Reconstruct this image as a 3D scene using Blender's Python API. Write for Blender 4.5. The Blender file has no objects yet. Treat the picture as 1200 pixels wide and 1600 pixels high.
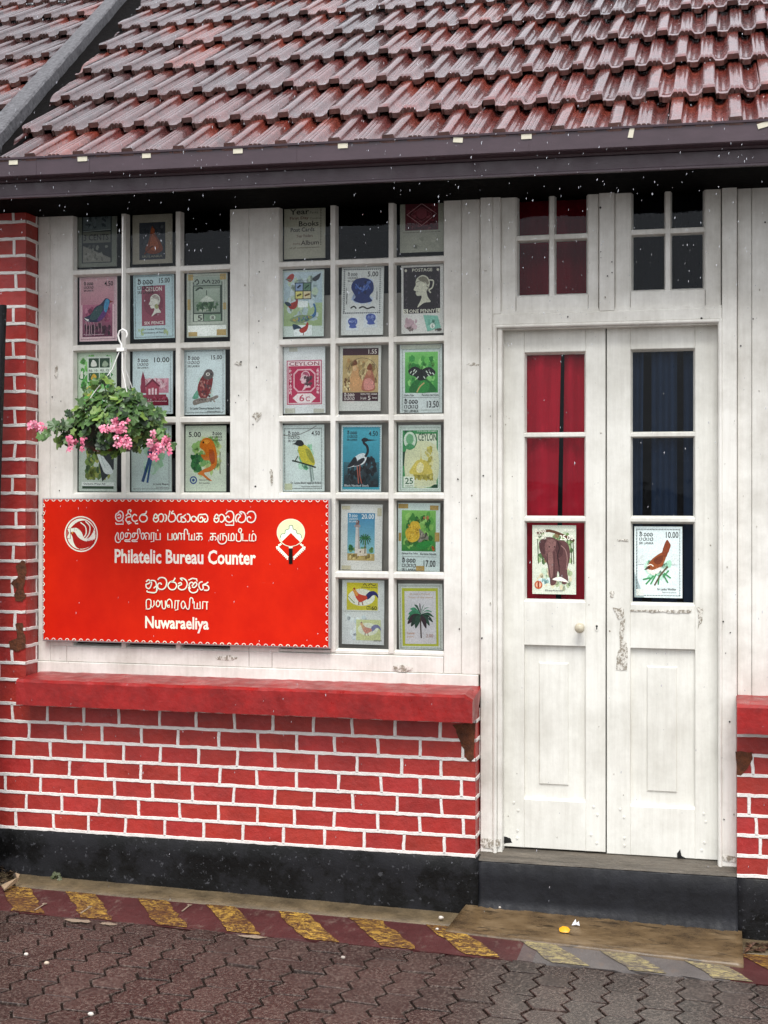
import bpy, bmesh, math, random
from mathutils import Vector, Matrix
from mathutils.geometry import tessellate_polygon
S = bpy.context.scene
C = S.collection
R = math.radians
# ---------------------------------------------------------------- camera, sky, sun, exposure
F, HZ, VP, D, HC = 2180.0, 760.0, 9130.0, 5.45, 1.667      # focal length and horizon in photo pixels, wall distance, eye height
TH = math.atan(F / VP)
cam = bpy.data.cameras.new('camera'); co = bpy.data.objects.new('camera', cam); C.objects.link(co)
cam.sensor_fit = 'VERTICAL'; cam.sensor_height = 36; cam.lens = 36 * F / 1600; cam.shift_y = -40 / 1600
cam.clip_end = 2000
co.location = (0, -D, HC); co.rotation_euler = (R(90), 0, TH)
S.camera = co
w = bpy.data.worlds.new('World'); S.world = w; w.use_nodes = True
nt = w.node_tree; bg = nt.nodes['Background']
sky = nt.nodes.new('ShaderNodeTexSky'); sky.sky_type = 'NISHITA'; sky.sun_disc = False
sky.sun_elevation = R(58); sky.sun_rotation = R(168); sky.dust_density = 4; sky.air_density = 1.2
hs = nt.nodes.new('ShaderNodeHueSaturation'); hs.inputs['Saturation'].default_value = 0.3     # an overcast, rainy sky: the clear sky behind an even grey cloud layer
nt.links.new(sky.outputs[0], hs.inputs['Color'])
cl = nt.nodes.new('ShaderNodeMix'); cl.data_type = 'RGBA'; cl.inputs[0].default_value = .7; cl.inputs[7].default_value = (4.4, 4.5, 4.8, 1)
nt.links.new(hs.outputs[0], cl.inputs[6]); nt.links.new(cl.outputs[2], bg.inputs[0])
bg.inputs[1].default_value = 0.15
sl = bpy.data.lights.new('sun', 'SUN'); sl.energy = 1.5; sl.angle = R(30); sl.color = (1, .985, .95)
so = bpy.data.objects.new('sun', sl); C.objects.link(so)
so.rotation_euler = (R(90 - 58), 0, R(12))
S.view_settings.view_transform = 'Standard'; S.view_settings.look = 'None'; S.view_settings.gamma = 1
S.view_settings.exposure = 0.86
S.cycles.max_bounces = 6; S.cycles.transparent_max_bounces = 12

# ---------------------------------------------------------------- helpers
rnd = random.Random(7)
def ray(x, y):
    return Vector((-math.sin(TH) * F + math.cos(TH) * (x - 600), math.cos(TH) * F + math.sin(TH) * (x - 600), HZ - y)) / F
def on(x, y, off=0.0):                      # point of the facade plane that stands `off` metres in front of the timber wall
    d = ray(x, y); t = (D - off) / d.y
    return Vector((d.x * t, -off, HC + d.z * t))
def PX(x, off=0.0): return on(x, 0, off).x
def PZ(x, y, off=0.0): return on(x, y, off).z
def hit(x, y, p, n):                        # point of any plane
    d = ray(x, y); o = Vector((0, -D, HC)); t = (p - o).dot(n) / d.dot(n)
    return o + d * t
def gz(X): return -0.017 * (X + 1.0)        # the yard falls a little to the right
GN = Vector((0.017, 0, 1)).normalized()
def ground(x, y, up=0.0): return hit(x, y, Vector((-1, 0, up)), GN)

def lin(h):
    h = h.lstrip('#')
    if len(h) == 3: h = ''.join(c * 2 for c in h)
    o = []
    for i in (0, 2, 4):
        c = int(h[i:i + 2], 16) / 255
        o.append(c / 12.92 if c <= .04045 else ((c + .055) / 1.055) ** 2.4)
    return (*o, 1.0)

class MB:
    def __init__(s): s.v = []; s.f = []; s.m = []; s.c = []; s.sm = []
    def poly(s, pts, m=0, col=None, smooth=False):
        i = len(s.v); s.v += [tuple(p) for p in pts]; s.f.append(tuple(range(i, i + len(pts)))); s.m.append(m); s.c.append(col); s.sm.append(smooth)
    def grid(s, rows, m=0, col=None, smooth=True, close=False):
        i = len(s.v); n = len(rows[0])
        for r in rows: s.v += [tuple(p) for p in r]
        for a in range(len(rows) - 1):
            for b in range(n if close else n - 1):
                c = (b + 1) % n
                s.f.append((i + a * n + b, i + a * n + c, i + (a + 1) * n + c, i + (a + 1) * n + b)); s.m.append(m); s.c.append(col); s.sm.append(smooth)
    def box(s, x0, x1, y0, y1, z0, z1, m=0, col=None):
        p = [(x, y, z) for z in (z0, z1) for y in (y0, y1) for x in (x0, x1)]
        for q in ((0, 1, 5, 4), (1, 3, 7, 5), (3, 2, 6, 7), (2, 0, 4, 6), (4, 5, 7, 6), (0, 2, 3, 1)): s.poly([p[k] for k in q], m, col)
    def cbox(s, x0, x1, y0, y1, z0, z1, b=.004, m=0, col=None):      # box whose front (y0) edges are chamfered by b
        f = [(x0 + b, y0, z0 + b), (x1 - b, y0, z0 + b), (x1 - b, y0, z1 - b), (x0 + b, y0, z1 - b)]
        e = [(x0, y0 + b, z0), (x1, y0 + b, z0), (x1, y0 + b, z1), (x0, y0 + b, z1)]
        k = [(x0, y1, z0), (x1, y1, z0), (x1, y1, z1), (x0, y1, z1)]
        s.poly(f, m, col); s.poly(k[::-1], m, col)
        for a in range(4):
            c = (a + 1) % 4
            s.poly([e[a], e[c], f[c], f[a]], m, col); s.poly([k[a], k[c], e[c], e[a]], m, col)
    def prism(s, prof, a, b, axis, m=0, col=None, smooth=False):     # closed 2-D profile swept from a to b; axis 'x': prof=(y,z), 'z': prof=(x,y)
        f = (lambda p, t: (t, p[0], p[1])) if axis == 'x' else ((lambda p, t: (p[0], p[1], t)) if axis == 'z' else (lambda p, t: (p[0], t, p[1])))
        A = [f(p, a) for p in prof]; B = [f(p, b) for p in prof]; n = len(prof)
        for k in range(n): s.poly([A[k], A[(k + 1) % n], B[(k + 1) % n], B[k]], m, col, smooth)
        s.poly(A[::-1], m, col); s.poly(B, m, col)
    def tube(s, pts, r, m=0, col=None, n=8):
        pts = [Vector(p) for p in pts]; rows = []
        for i, p in enumerate(pts):
            t = (pts[min(i + 1, len(pts) - 1)] - pts[max(i - 1, 0)]).normalized()
            u = t.cross(Vector((.3, 1, .2))).normalized(); v = t.cross(u); rr = r[i] if isinstance(r, (list, tuple)) else r
            rows.append([p + (u * math.cos(6.2832 * k / n) + v * math.sin(6.2832 * k / n)) * rr for k in range(n)])
        s.grid(rows, m, col, True, True); s.poly(rows[0][::-1], m, col); s.poly(rows[-1], m, col)
    def build(s, name, mats, parent=None, loc=None):
        me = bpy.data.meshes.new(name); me.from_pydata(s.v, [], s.f)
        for k in (mats if isinstance(mats, (list, tuple)) else [mats]): me.materials.append(k)
        me.polygons.foreach_set('material_index', s.m); me.polygons.foreach_set('use_smooth', s.sm)
        if any(c is not None for c in s.c):
            at = me.color_attributes.new('Col', 'FLOAT_COLOR', 'CORNER'); d = []
            for f, c in zip(s.f, s.c):
                if c is None: c = (1, 1, 1, 1)
                for k in range(len(f)): d += c[k] if isinstance(c, list) else c
            at.data.foreach_set('color', d)
        me.update(); o = bpy.data.objects.new(name, me); C.objects.link(o)
        if parent: o.parent = parent
        if loc: o.location = loc
        return o
def tag(o, label=None, cat=None, group=None, kind=None):
    for k, v in (('label', label), ('category', cat), ('group', group), ('kind', kind)):
        if v: o[k] = v
    return o
def empty(name, loc=(0, 0, 0)):
    o = bpy.data.objects.new(name, None); C.objects.link(o); o.location = loc; o.empty_display_size = .1; return o
def fixn(o):
    b = bmesh.new(); b.from_mesh(o.data); bmesh.ops.remove_doubles(b, verts=b.verts, dist=1e-6); bmesh.ops.recalc_face_normals(b, faces=b.faces); b.to_mesh(o.data); b.free(); return o

# ---------------------------------------------------------------- materials
class NT:
    def __init__(s, name):
        s.mat = bpy.data.materials.new(name); s.mat.use_nodes = True; s.t = s.mat.node_tree; s.n = s.t.nodes
        s.b = s.n['Principled BSDF']; s.out = s.n['Material Output']; s.tc = s.n.new('ShaderNodeTexCoord')
    def noise(s, scale, detail=4, rough=.6, stretch=None, seed=0, dist=0):
        m = s.n.new('ShaderNodeMapping'); m.inputs['Scale'].default_value = stretch or (1, 1, 1); m.inputs['Location'].default_value = (seed * 3.1, seed * 1.7, seed)
        s.t.links.new(s.tc.outputs['Object'], m.inputs[0])
        k = s.n.new('ShaderNodeTexNoise'); k.inputs['Scale'].default_value = scale; k.inputs['Detail'].default_value = detail; k.inputs['Roughness'].default_value = rough; k.inputs['Distortion'].default_value = dist
        s.t.links.new(m.outputs[0], k.inputs['Vector']); return k.outputs['Fac']
    def ramp(s, fac, *st):
        r = s.n.new('ShaderNodeValToRGB'); e = r.color_ramp.elements
        while len(e) < len(st): e.new(.5)
        for k, (p, c) in zip(e, st): k.position = p; k.color = c if len(c) == 4 else (*c, 1)
        s.t.links.new(fac, r.inputs[0]); return r.outputs[0]
    def mix(s, fac, a, b, mode='MIX'):
        x = s.n.new('ShaderNodeMix'); x.data_type = 'RGBA'; x.blend_type = mode
        for k, v in ((0, fac), (6, a), (7, b)):
            if isinstance(v, (int, float)): x.inputs[k].default_value = v
            elif isinstance(v, tuple): x.inputs[k].default_value = v
            else: s.t.links.new(v, x.inputs[k])
        return x.outputs[2]
    def set(s, k, v):
        i = s.b.inputs[k]
        if hasattr(v, 'links'): s.t.links.new(v, i)
        else: i.default_value = v
        return s
    def bump(s, h, strength=.3, dist=.01):
        b = s.n.new('ShaderNodeBump'); b.inputs['Strength'].default_value = strength; b.inputs['Distance'].default_value = dist
        s.t.links.new(h, b.inputs['Height']); s.t.links.new(b.outputs[0], s.b.inputs['Normal']); return s
    def attr(s):
        a = s.n.new('ShaderNodeVertexColor'); a.layer_name = 'Col'; return a.outputs[0]
g = lambda v: (v, v, v, 1)
def paint(name, col, var=.25, sc=12, rough=(.35, .6), bump=.15, bs=60, stretch=None, spec=.5, vcol=False, wet=None):
    k = NT(name); c = lin(col) if isinstance(col, str) else col
    n1 = k.noise(sc, 5, .65, stretch); n2 = k.noise(sc * 5, 4, .6, stretch, 3)
    base = k.mix(1.0, c, k.attr(), 'MULTIPLY') if vcol else c
    f = k.ramp(n1, (.3, g(1 - var)), (.7, g(1 + var * .25)))
    f2 = k.ramp(n2, (.3, g(1 - var * .5)), (.7, g(1)))
    cc = k.mix(1.0, k.mix(1.0, base, f, 'MULTIPLY'), f2, 'MULTIPLY')
    k.set('Base Color', cc); k.set('Roughness', k.ramp(k.noise(sc * 1.7, 4, .6, None, 5), (.3, g(rough[0])), (.7, g(rough[1]))))
    k.set('Specular IOR Level', spec); k.bump(k.noise(bs, 5, .65, stretch, 2), bump, .006)
    return k.mat
def white_wood(name, col='#ebe9e2', chips=.70, grime=.3):
    k = NT(name); c = lin(col)
    st = k.noise(9, 5, .7, (6, 6, .35)); gr = k.noise(3.1, 6, .7, None, 2); sp = k.noise(34, 5, .75, (1, 1, .55), 4, .6); cl = k.noise(5, 3, .6, None, 9)
    a = k.mix(1.0, c, k.ramp(st, (.3, (.90, .895, .885)), (.6, (1, 1, 1))), 'MULTIPLY')
    a = k.mix(1.0, a, k.ramp(gr, (.32, (1 - grime, 1 - grime * 1.04, 1 - grime * 1.12)), (.6, (1, 1, 1))), 'MULTIPLY')
    lc = k.ramp(sp, (chips, g(0)), (chips + .02, g(1)))
    big = k.ramp(cl, (.5, g(0)), (.62, g(.9)))
    a = k.mix(k.mix(1.0, lc, big, 'MULTIPLY'), a, lin('#8b857b'))
    k.set('Base Color', a); k.set('Roughness', k.ramp(gr, (.3, g(.55)), (.7, g(.34)))); k.set('Specular IOR Level', .45)
    k.bump(k.mix(.5, k.noise(38, 5, .75, (2, 2, .8), 6), lc), .3, .006)
    return k.mat
M = {}
M['white'] = white_wood('white painted timber')
M['white_door'] = white_wood('white painted door timber', '#eae9e1', .71, .22)
def bare_mat():
    k = NT('flaked paint'); n = k.noise(75, 6, .8, (1, 1, .7)); c = k.mix(k.ramp(n, (.47, g(0)), (.53, g(1))), lin('#8d8577'), lin('#dcd9d0'))
    k.set('Base Color', c); k.set('Roughness', .7); k.bump(n, .5, .004); return k.mat
M['bare'] = bare_mat()
M['brick'] = paint('red painted brick', '#ad332c', .28, 7, (.3, .62), .6, 40, vcol=True)
M['mortar'] = paint('white painted joints', '#ece7e2', .14, 18, (.45, .65), .6, 90)
M['ledge'] = paint('red painted cement ledge', '#9e1e1c', .4, 8, (.25, .55), .35, 40)
M['chip'] = paint('exposed brick', '#6e3a1c', .6, 40, (.7, .9), 1, 60)
def plinth_mat():
    k = NT('black painted plinth'); n = k.noise(5, 6, .7, None, 2); s2 = k.noise(50, 3, .7, None, 7)
    c = k.ramp(n, (.45, lin('#070707')), (.51, lin('#141417')), (.7, lin('#1c1c20'))); c = k.mix(k.ramp(s2, (.63, g(0)), (.67, g(.5))), c, lin('#55565a'))
    k.set('Base Color', c); k.set('Roughness', k.ramp(n, (.4, g(.35)), (.55, g(.65)))); k.set('Specular IOR Level', .25); k.bump(k.noise(26, 5, .7), .5, .006); return k.mat
M['black'] = plinth_mat()
M['step'] = paint('dark grey painted step', '#1d1e23', .55, 6, (.4, .7), .4, 40, spec=.3)
M['sillwood'] = paint('weathered grey timber', '#6d655a', .6, 14, (.45, .75), 1, 60, (.3, 2, 2))
M['purple'] = paint('purple brown gutter paint', '#4a3a42', .25, 9, (.28, .5), .1, 40, (.4, 1, 1))
M['soffit'] = paint('black stained soffit', '#040303', .4, 20, (.8, .9), .3, 60, spec=.05)
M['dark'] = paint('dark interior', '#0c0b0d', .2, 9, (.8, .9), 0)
M['grey_board'] = paint('grey backing board', '#a39d95', .22, 12, (.6, .8), .1, 60, (1, 1, .3))
M['cement'] = paint('grey cement capping', '#737276', .7, 45, (.55, .8), 1, 110)
M['moss'] = paint('blackened cement', '#151313', .6, 30, (.85, 1), 1, 90, spec=.05)
M['clip'] = paint('cream clip', '#d8d2bd', .1, 30, (.4, .5), 0)
M['metal'] = paint('aged brass knob paint', '#c9c0a8', .2, 60, (.25, .4), .05)
M['hole'] = paint('keyhole black', '#0a0a0a', .1, 60, (.5, .6), 0)
def glass_mat(name, f0, tint=(1, 1, 1, 1)):
    k = NT(name); k.n.remove(k.b)
    t = k.n.new('ShaderNodeBsdfTransparent'); t.inputs[0].default_value = tint
    gl = k.n.new('ShaderNodeBsdfGlossy'); gl.inputs['Roughness'].default_value = .03; gl.inputs[0].default_value = (.9, .95, 1, 1)
    b = k.n.new('ShaderNodeBump'); b.inputs['Strength'].default_value = .2; b.inputs['Distance'].default_value = .01
    k.t.links.new(k.noise(7, 2, .5), b.inputs['Height']); k.t.links.new(b.outputs[0], gl.inputs['Normal'])
    lw = k.n.new('ShaderNodeFresnel'); lw.inputs[0].default_value = f0
    mx = k.n.new('ShaderNodeMixShader'); k.t.links.new(lw.outputs[0], mx.inputs[0]); k.t.links.new(t.outputs[0], mx.inputs[1]); k.t.links.new(gl.outputs[0], mx.inputs[2])
    k.t.links.new(mx.outputs[0], k.out.inputs[0]); return k.mat
M['glass'] = glass_mat('old window glass', 1.29, (.95, .97, .96, 1))
def tile_mat():
    k = NT('wet glazed roof tile')
    n = k.noise(14, 6, .7); f = k.ramp(n, (.3, (.45, .45, .47)), (.6, (1.15, 1.05, 1.05)))
    lich = k.ramp(k.noise(45, 5, .8, None, 3), (.66, g(0)), (.74, g(.5)))
    c = k.mix(1.0, k.attr(), f, 'MULTIPLY'); c = k.mix(lich, c, lin('#3b3633'))
    k.set('Base Color', c); k.set('Roughness', k.ramp(k.noise(30, 5, .7, None, 5), (.34, g(.06)), (.68, g(.32)))); k.set('Specular IOR Level', .9)
    k.set('Coat Weight', .8); k.set('Coat Roughness', .1)
    k.bump(k.noise(48, 5, .7, None, 1), .42, .010); return k.mat
M['tile'] = tile_mat()
def print_mat():
    k = NT('printed paper')
    f = k.ramp(k.noise(16, 4, .6), (.3, (1.03, 1.04, 1.03)), (.65, (1.2, 1.2, 1.2)))
    sp = k.ramp(k.noise(210, 4, .8, None, 3), (.36, g(.8)), (.56, g(1.12)))
    k.set('Base Color', k.mix(1.0, k.mix(1.0, k.attr(), f, 'MULTIPLY'), sp, 'MULTIPLY')); k.set('Roughness', .55); k.set('Specular IOR Level', .25)
    return k.mat
M['print'] = print_mat()
def sign_mat():
    k = NT('red vinyl signboard')
    f = k.ramp(k.noise(4, 5, .65, (1, 1, .8)), (.3, (.84, .62, .7)), (.65, (1.02, 1.25, 1.0)))
    sc = k.ramp(k.noise(60, 3, .5, (.5, 1, 3), 4, 2), (.72, g(0)), (.76, g(.25)))
    k.set('Base Color', k.mix(sc, k.mix(1.0, k.attr(), f, 'MULTIPLY'), lin('#e86a55'))); k.set('Roughness', .5); k.set('Specular IOR Level', .12)
    k.bump(k.noise(4, 3, .6, None, 8), .12, .02); return k.mat
M['sign'] = sign_mat()
# ---------------------------------------------------------------- the building (one thing, its parts below it)
B = empty('post_office', (0, 0, 0))
tag(B, 'red brick and white timber post office front with tiled roof and double door', 'building')
YB = -.105                                              # face of the painted brickwork
ZPL, ZST, ZSB, ZSO = HC - 1.434, HC - .792, HC - .899, HC + 1.136   # plinth top, ledge top, ledge bottom, soffit
XE = PX(743, .105)
def strip(mb, pts, wv, nv, hw, m=1, h=.0034, wob=.0012):
    L = (pts[-1] - pts[0]).length; n = max(2, int(L / .022)); rows = []
    for i in range(n + 1):
        p = pts[0].lerp(pts[-1], i / n); a = hw + rnd.uniform(-1, 1) * wob; b = hw + rnd.uniform(-1, 1) * wob; q = wv * rnd.uniform(-wob, wob) * .6
        rows.append([p + wv * a + q, p + wv * (a - .0015) + nv * h + q, p - wv * (b - .0015) + nv * h + q, p - wv * b + q])
    mb.grid(rows, m, None, False)
BC = (1, 1, 1, 1)
def brickcol():
    v = rnd.uniform(.9, 1.08); return (v, v * rnd.uniform(.85, 1.1), v * rnd.uniform(.85, 1.1), 1)
def brickwork(mb, x0, x1, z0, z1, ch, y, bl=.167, phase=0, lines=True, skipv=None):
    X, Z, N = Vector((1, 0, 0)), Vector((0, 0, 1)), Vector((0, -1, 0))
    nc = int(math.ceil((z1 - z0) / ch - .02)); z = z0
    for r in range(nc):
        za, zb = z0 + r * ch, min(z0 + (r + 1) * ch, z1)
        strip(mb, [Vector((x0, y, za)), Vector((x1, y, za))], Z, N, .0068)
        cuts = [x1]; x = x1 - (.045 if (r + phase) % 2 else .125) - rnd.uniform(0, .02)
        while x > x0 + .03: cuts.append(x); x -= bl * rnd.uniform(.93, 1.07)
        cuts.append(x0)
        for k in range(len(cuts) - 1):
            a, b = cuts[k + 1], cuts[k]; j = 0
            nx = max(1, int((b - a) / .04)); rows = []
            for zz in (0, .5, 1):
                rows.append([Vector((a + (b - a) * i / nx, y + rnd.uniform(-.0008, .0006), za + (zb - za) * zz)) for i in range(nx + 1)])
            mb.grid(rows, 0, brickcol(), False)
            if k and not (skipv and skipv(a if False else b, r)):
                strip(mb, [Vector((b + rnd.uniform(-.003, .003), y, za + .004)), Vector((b + rnd.uniform(-.003, .003), y, zb - .004))], X, N, .0064)
def sidework(mb, x, z0, z1, ch, ya, yb, right=True):      # return face of a brick pier
    Z, N, Yv = Vector((0, 0, 1)), Vector((1 if right else -1, 0, 0)), Vector((0, 1, 0))
    r = 0; z = z0
    while z < z1 - .01:
        zb = min(z + ch, z1)
        mb.poly([(x, ya, z), (x, yb, z), (x, yb, zb), (x, ya, zb)], 0, brickcol())
        strip(mb, [Vector((x, ya - .003, z)), Vector((x, yb, z - .002))], Z, N, .007)
        if r % 2: strip(mb, [Vector((x, yb - .012, z + .004)), Vector((x, yb - .012, zb - .004))], Yv, N, .005)
        z += ch; r += 1
def blotch(mb, cx, cz, rx, rz, y, m, n=18, jag=.3, pts=None):
    P = []
    if pts: P = [Vector((p[0], y, p[1])) for p in pts]
    else:
        for k in range(n):
            a = 6.2832 * k / n; q = 1 + rnd.uniform(-jag, jag)
            P.append(Vector((cx + rx * q * math.cos(a), y, cz + rz * q * math.sin(a))))
    c = sum(P, Vector()) / len(P); c.y -= .001
    for k in range(len(P)): mb.poly([P[k], P[(k + 1) % len(P)], c], m, (1, 1, 1, 1))
def pxblotch(mb, pts, off, m, fine=3, jag=1.2):
    out = []
    for i, p in enumerate(pts):
        q = pts[(i + 1) % len(pts)]
        for k in range(fine):
            t = k / fine; out.append((p[0] + (q[0] - p[0]) * t + rnd.uniform(-jag, jag), p[1] + (q[1] - p[1]) * t + rnd.uniform(-jag, jag)))
    W = [on(a, b, off) for a, b in out]
    blotch(mb, 0, 0, 0, 0, -off, m, pts=[(p.x, p.z) for p in W])
# left brickwork: low wall under the windows and the pier at its left
mb = MB(); XPI = PX(40.5, .105); XL = -4.3
ZP0 = PZ(20, 1062, .105)
brickwork(mb, XL, XE, ZPL, ZSB + .02, .0745, YB)
brickwork(mb, XL, XPI, ZP0, ZSO + .1, .0713, YB, bl=.21, skipv=None)
mb.box(XL, XE - .001, YB + .003, 0, ZPL - .01, ZSB + .02, 0, (1, 1, 1, 1)); mb.box(XL, XPI - .001, YB + .003, .0, ZSB + .02, ZSO + .1, 0, (1, 1, 1, 1))
sidework(mb, XE, ZPL, ZSB + .03, .0745, YB, -.001); sidework(mb, XPI, ZP0, ZSO + .1, .0713, YB, -.001)
pxblotch(mb, [(34, 876), (40, 877), (41, 893), (40, 905), (36, 922), (40, 932), (36, 940), (25, 938), (22, 930), (28, 921), (16, 911), (27, 903), (32, 895), (24, 886)], .1095, 2)
pxblotch(mb, [(24, 974), (36, 974), (36, 988), (40, 994), (38, 1012), (30, 1018), (15, 1016), (13, 1003), (28, 1000), (26, 985)], .1095, 2)
pxblotch(mb, [(708, 1132), (744, 1129), (742, 1160), (740, 1185), (735, 1191), (729, 1185), (722, 1165), (714, 1145)], .1095, 2)
o = mb.build('brick_wall', [M['brick'], M['mortar'], M['chip']], B)
# right brickwork
mb = MB(); XR0, XR1 = PX(1151.5, .105), 2.6
brickwork(mb, XR0, XR1, ZPL - .01, ZSB + .02, .0745, YB, phase=1)
mb.box(XR0 + .001, XR1, YB + .003, 0, ZPL - .02, ZSB + .02, 0, (1, 1, 1, 1))
pxblotch(mb, [(1150, 1174), (1176, 1175), (1175, 1186), (1171, 1196), (1166, 1203), (1158, 1212), (1151, 1210)], .1095, 2)
o = mb.build('brick_wall', [M['brick'], M['mortar'], M['chip']], B)
# ledges
def ledge(x0, x1, cham=True):
    b = bmesh.new(); ya = -.22
    prof = [(-.0, ZST + .004), (ya + .012, ZST - .002), (ya, ZST - .012), (ya, ZSB), (YB + .0, ZSB + .004)]
    n = 60; rows = []
    for i in range(n + 1):
        x = x0 + (x1 - x0) * i / n
        rows.append([b.verts.new((x, y + rnd.uniform(-.0012, .0012) * (y < -.01), z + rnd.uniform(-.0016, .0016))) for y, z in prof])
    if cham:
        for k in (1, 2): rows[-1][k].co.z -= .02; rows[-1][k].co.y += .004
    for i in range(n):
        for k in range(len(prof)):
            q = (k + 1) % len(prof); b.faces.new((rows[i][k], rows[i + 1][k], rows[i + 1][q], rows[i][q]))
    b.faces.new(rows[0][::-1]); b.faces.new(rows[-1])
    bmesh.ops.recalc_face_normals(b, faces=b.faces)
    me = bpy.data.meshes.new('window_ledge'); b.to_mesh(me); b.free(); me.materials.append(M['ledge'])
    o = bpy.data.objects.new('window_ledge', me); C.objects.link(o); o.parent = B
ledge(PX(25, .22), PX(738, .22)); ledge(PX(1151.5, .22), XR1, False)
# plinths and door step
def plinth(name, x0, x1, yf, ztop, mat, cove=False, zlo=-.2):
    mb = MB(); n = 70; rows = []
    prof = [(0, ztop), (yf + .006, ztop), (yf, ztop - .006)] + [(yf - .0, ztop - .07), (yf - .002, ztop - .14)]
    prof += [(yf - .004, -.03 + .07 if not cove else .055), (yf - (.03 if cove else .008), .012 if not cove else .03), (yf - (.034 if cove else .01), zlo)]
    for i in range(n + 1):
        x = x0 + (x1 - x0) * i / n; r = []
        for k, (y, z) in enumerate(prof):
            j = .0025 if 0 < k else 0
            zz = z if k < 5 or k == 7 else z + gz(x) + rnd.uniform(-.005, .005) * (1 if cove else .3)
            r.append((x, y + rnd.uniform(-j, j), zz))
        rows.append(r)
    mb.grid(rows, 0, None, True); mb.poly(rows[0]); mb.poly(rows[-1][::-1]); mb.poly([rows[0][0], rows[-1][0], (x1, 0, zlo), (x0, 0, zlo)])
    return fixn(mb.build(name, mat, B))
plinth('plinth', XL, XE + .012, YB - .004, ZPL - .005, M['black'])
plinth('plinth', XR0 + .004, XR1, YB - .004, ZPL - .018, M['black'])
XS0, XS1 = XE + .0125, XR0 + .0035
plinth('door_step', XS0, XS1, YB - .001, HC - 1.452, M['step'], True)
# threshold: a sloping weathered board
mb = MB(); rows = []; xa, xb = PX(746, .0) + .004, XS1 - .003
for i in range(61):
    x = xa + (xb - xa) * i / 60; j = lambda a: rnd.uniform(-a, a)
    rows.append([(x, .06, HC - 1.452 + .02), (x, .04, HC - 1.431), (x, -.02, HC - 1.434 + j(.002)), (x, -.06, HC - 1.441 + j(.003)), (x, YB + .004 + j(.004), HC - 1.446 + j(.002)), (x, YB + .002, HC - 1.4515)])
mb.grid(rows, 0, None, True); o = fixn(mb.build('threshold', M['sillwood'], B))

# ---- timber wall: boards between and around the openings
ZT = ZSO + .12
mb = MB()
def board(xa, xb, za, zb, off=0.0, th=.035, gap=.7, b=.0025):
    h = .0018 * gap / 2
    mb.cbox(xa + h, xb - h, -off + rnd.uniform(-.0006, .0006), -off + th, za, zb, b)
zr = PZ(400, 1018); zr2 = PZ(400, 1043)
X = lambda x: PX(x)
board(XPI + .001, X(78), zr2, ZT, gap=.4); board(X(78), X(114), zr, ZT, gap=.2)
board(X(359), X(389), zr, ZT); board(X(389), X(436), zr, ZT, gap=.3)
board(X(693), X(721), zr2, ZT); board(X(721), X(750.5), zr2, ZT, .002)
for a, b in ((78, 104), (104, 389), (389, 425), (425, 693)): board(X(a), X(b), zr2, zr, .001, gap=.8)
board(XPI + .001, X(748), ZST - .02, zr2 - .001, .006, gap=0)
# right hand of the door
board(X(1152), X(1174.5), ZST - .02, ZT, .004); board(X(1174.5), 1.0, ZST - .02, ZT, .004); board(1.0, 2.6, ZST - .02, ZT, .004)
# scuffs, flaked paint, nail holes
def scuff(pts, off=.0022, jag=1.6): pxblotch(mb, pts, off, 1, 4, jag)
for cx, cy, rx, ry in ((628, 1044, 16, 6), (352, 1028, 18, 5), (88, 582, 2.5, 12), (402, 650, 7, 9), (424, 745, 2.5, 16), (372, 568, 6, 4), (742, 570, 12, 3)):
    P = [(cx + rx * math.cos(t * .628) * rnd.uniform(.7, 1.2), cy + ry * math.sin(t * .628) * rnd.uniform(.6, 1.2)) for t in range(10)]
    pxblotch(mb, P, .0026 if cy < 1040 else .0085 if cy > 1043 else .0026, 1, 3, .9)
for _ in range(46):
    cx, cy = rnd.choice([(rnd.uniform(62, 108), rnd.uniform(360, 1000)), (rnd.uniform(362, 430), rnd.uniform(350, 760)), (rnd.uniform(702, 746), rnd.uniform(340, 1035)), (rnd.uniform(1154, 1198), rnd.uniform(330, 1070))])
    r = rnd.uniform(.5, 1.6); blob = [(cx + r * math.cos(t * 1.05) * rnd.uniform(.6, 1.3), cy + r * math.sin(t * 1.05) * rnd.uniform(.6, 1.6)) for t in range(6)]
    pxblotch(mb, blob, .0065 if cx > 1100 else .0045 if cx > 700 else .0028, rnd.choice((1, 2)), 1, 0)
mb.build('timber_wall', [M['white'], M['bare'], M['hole']], B)

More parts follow.
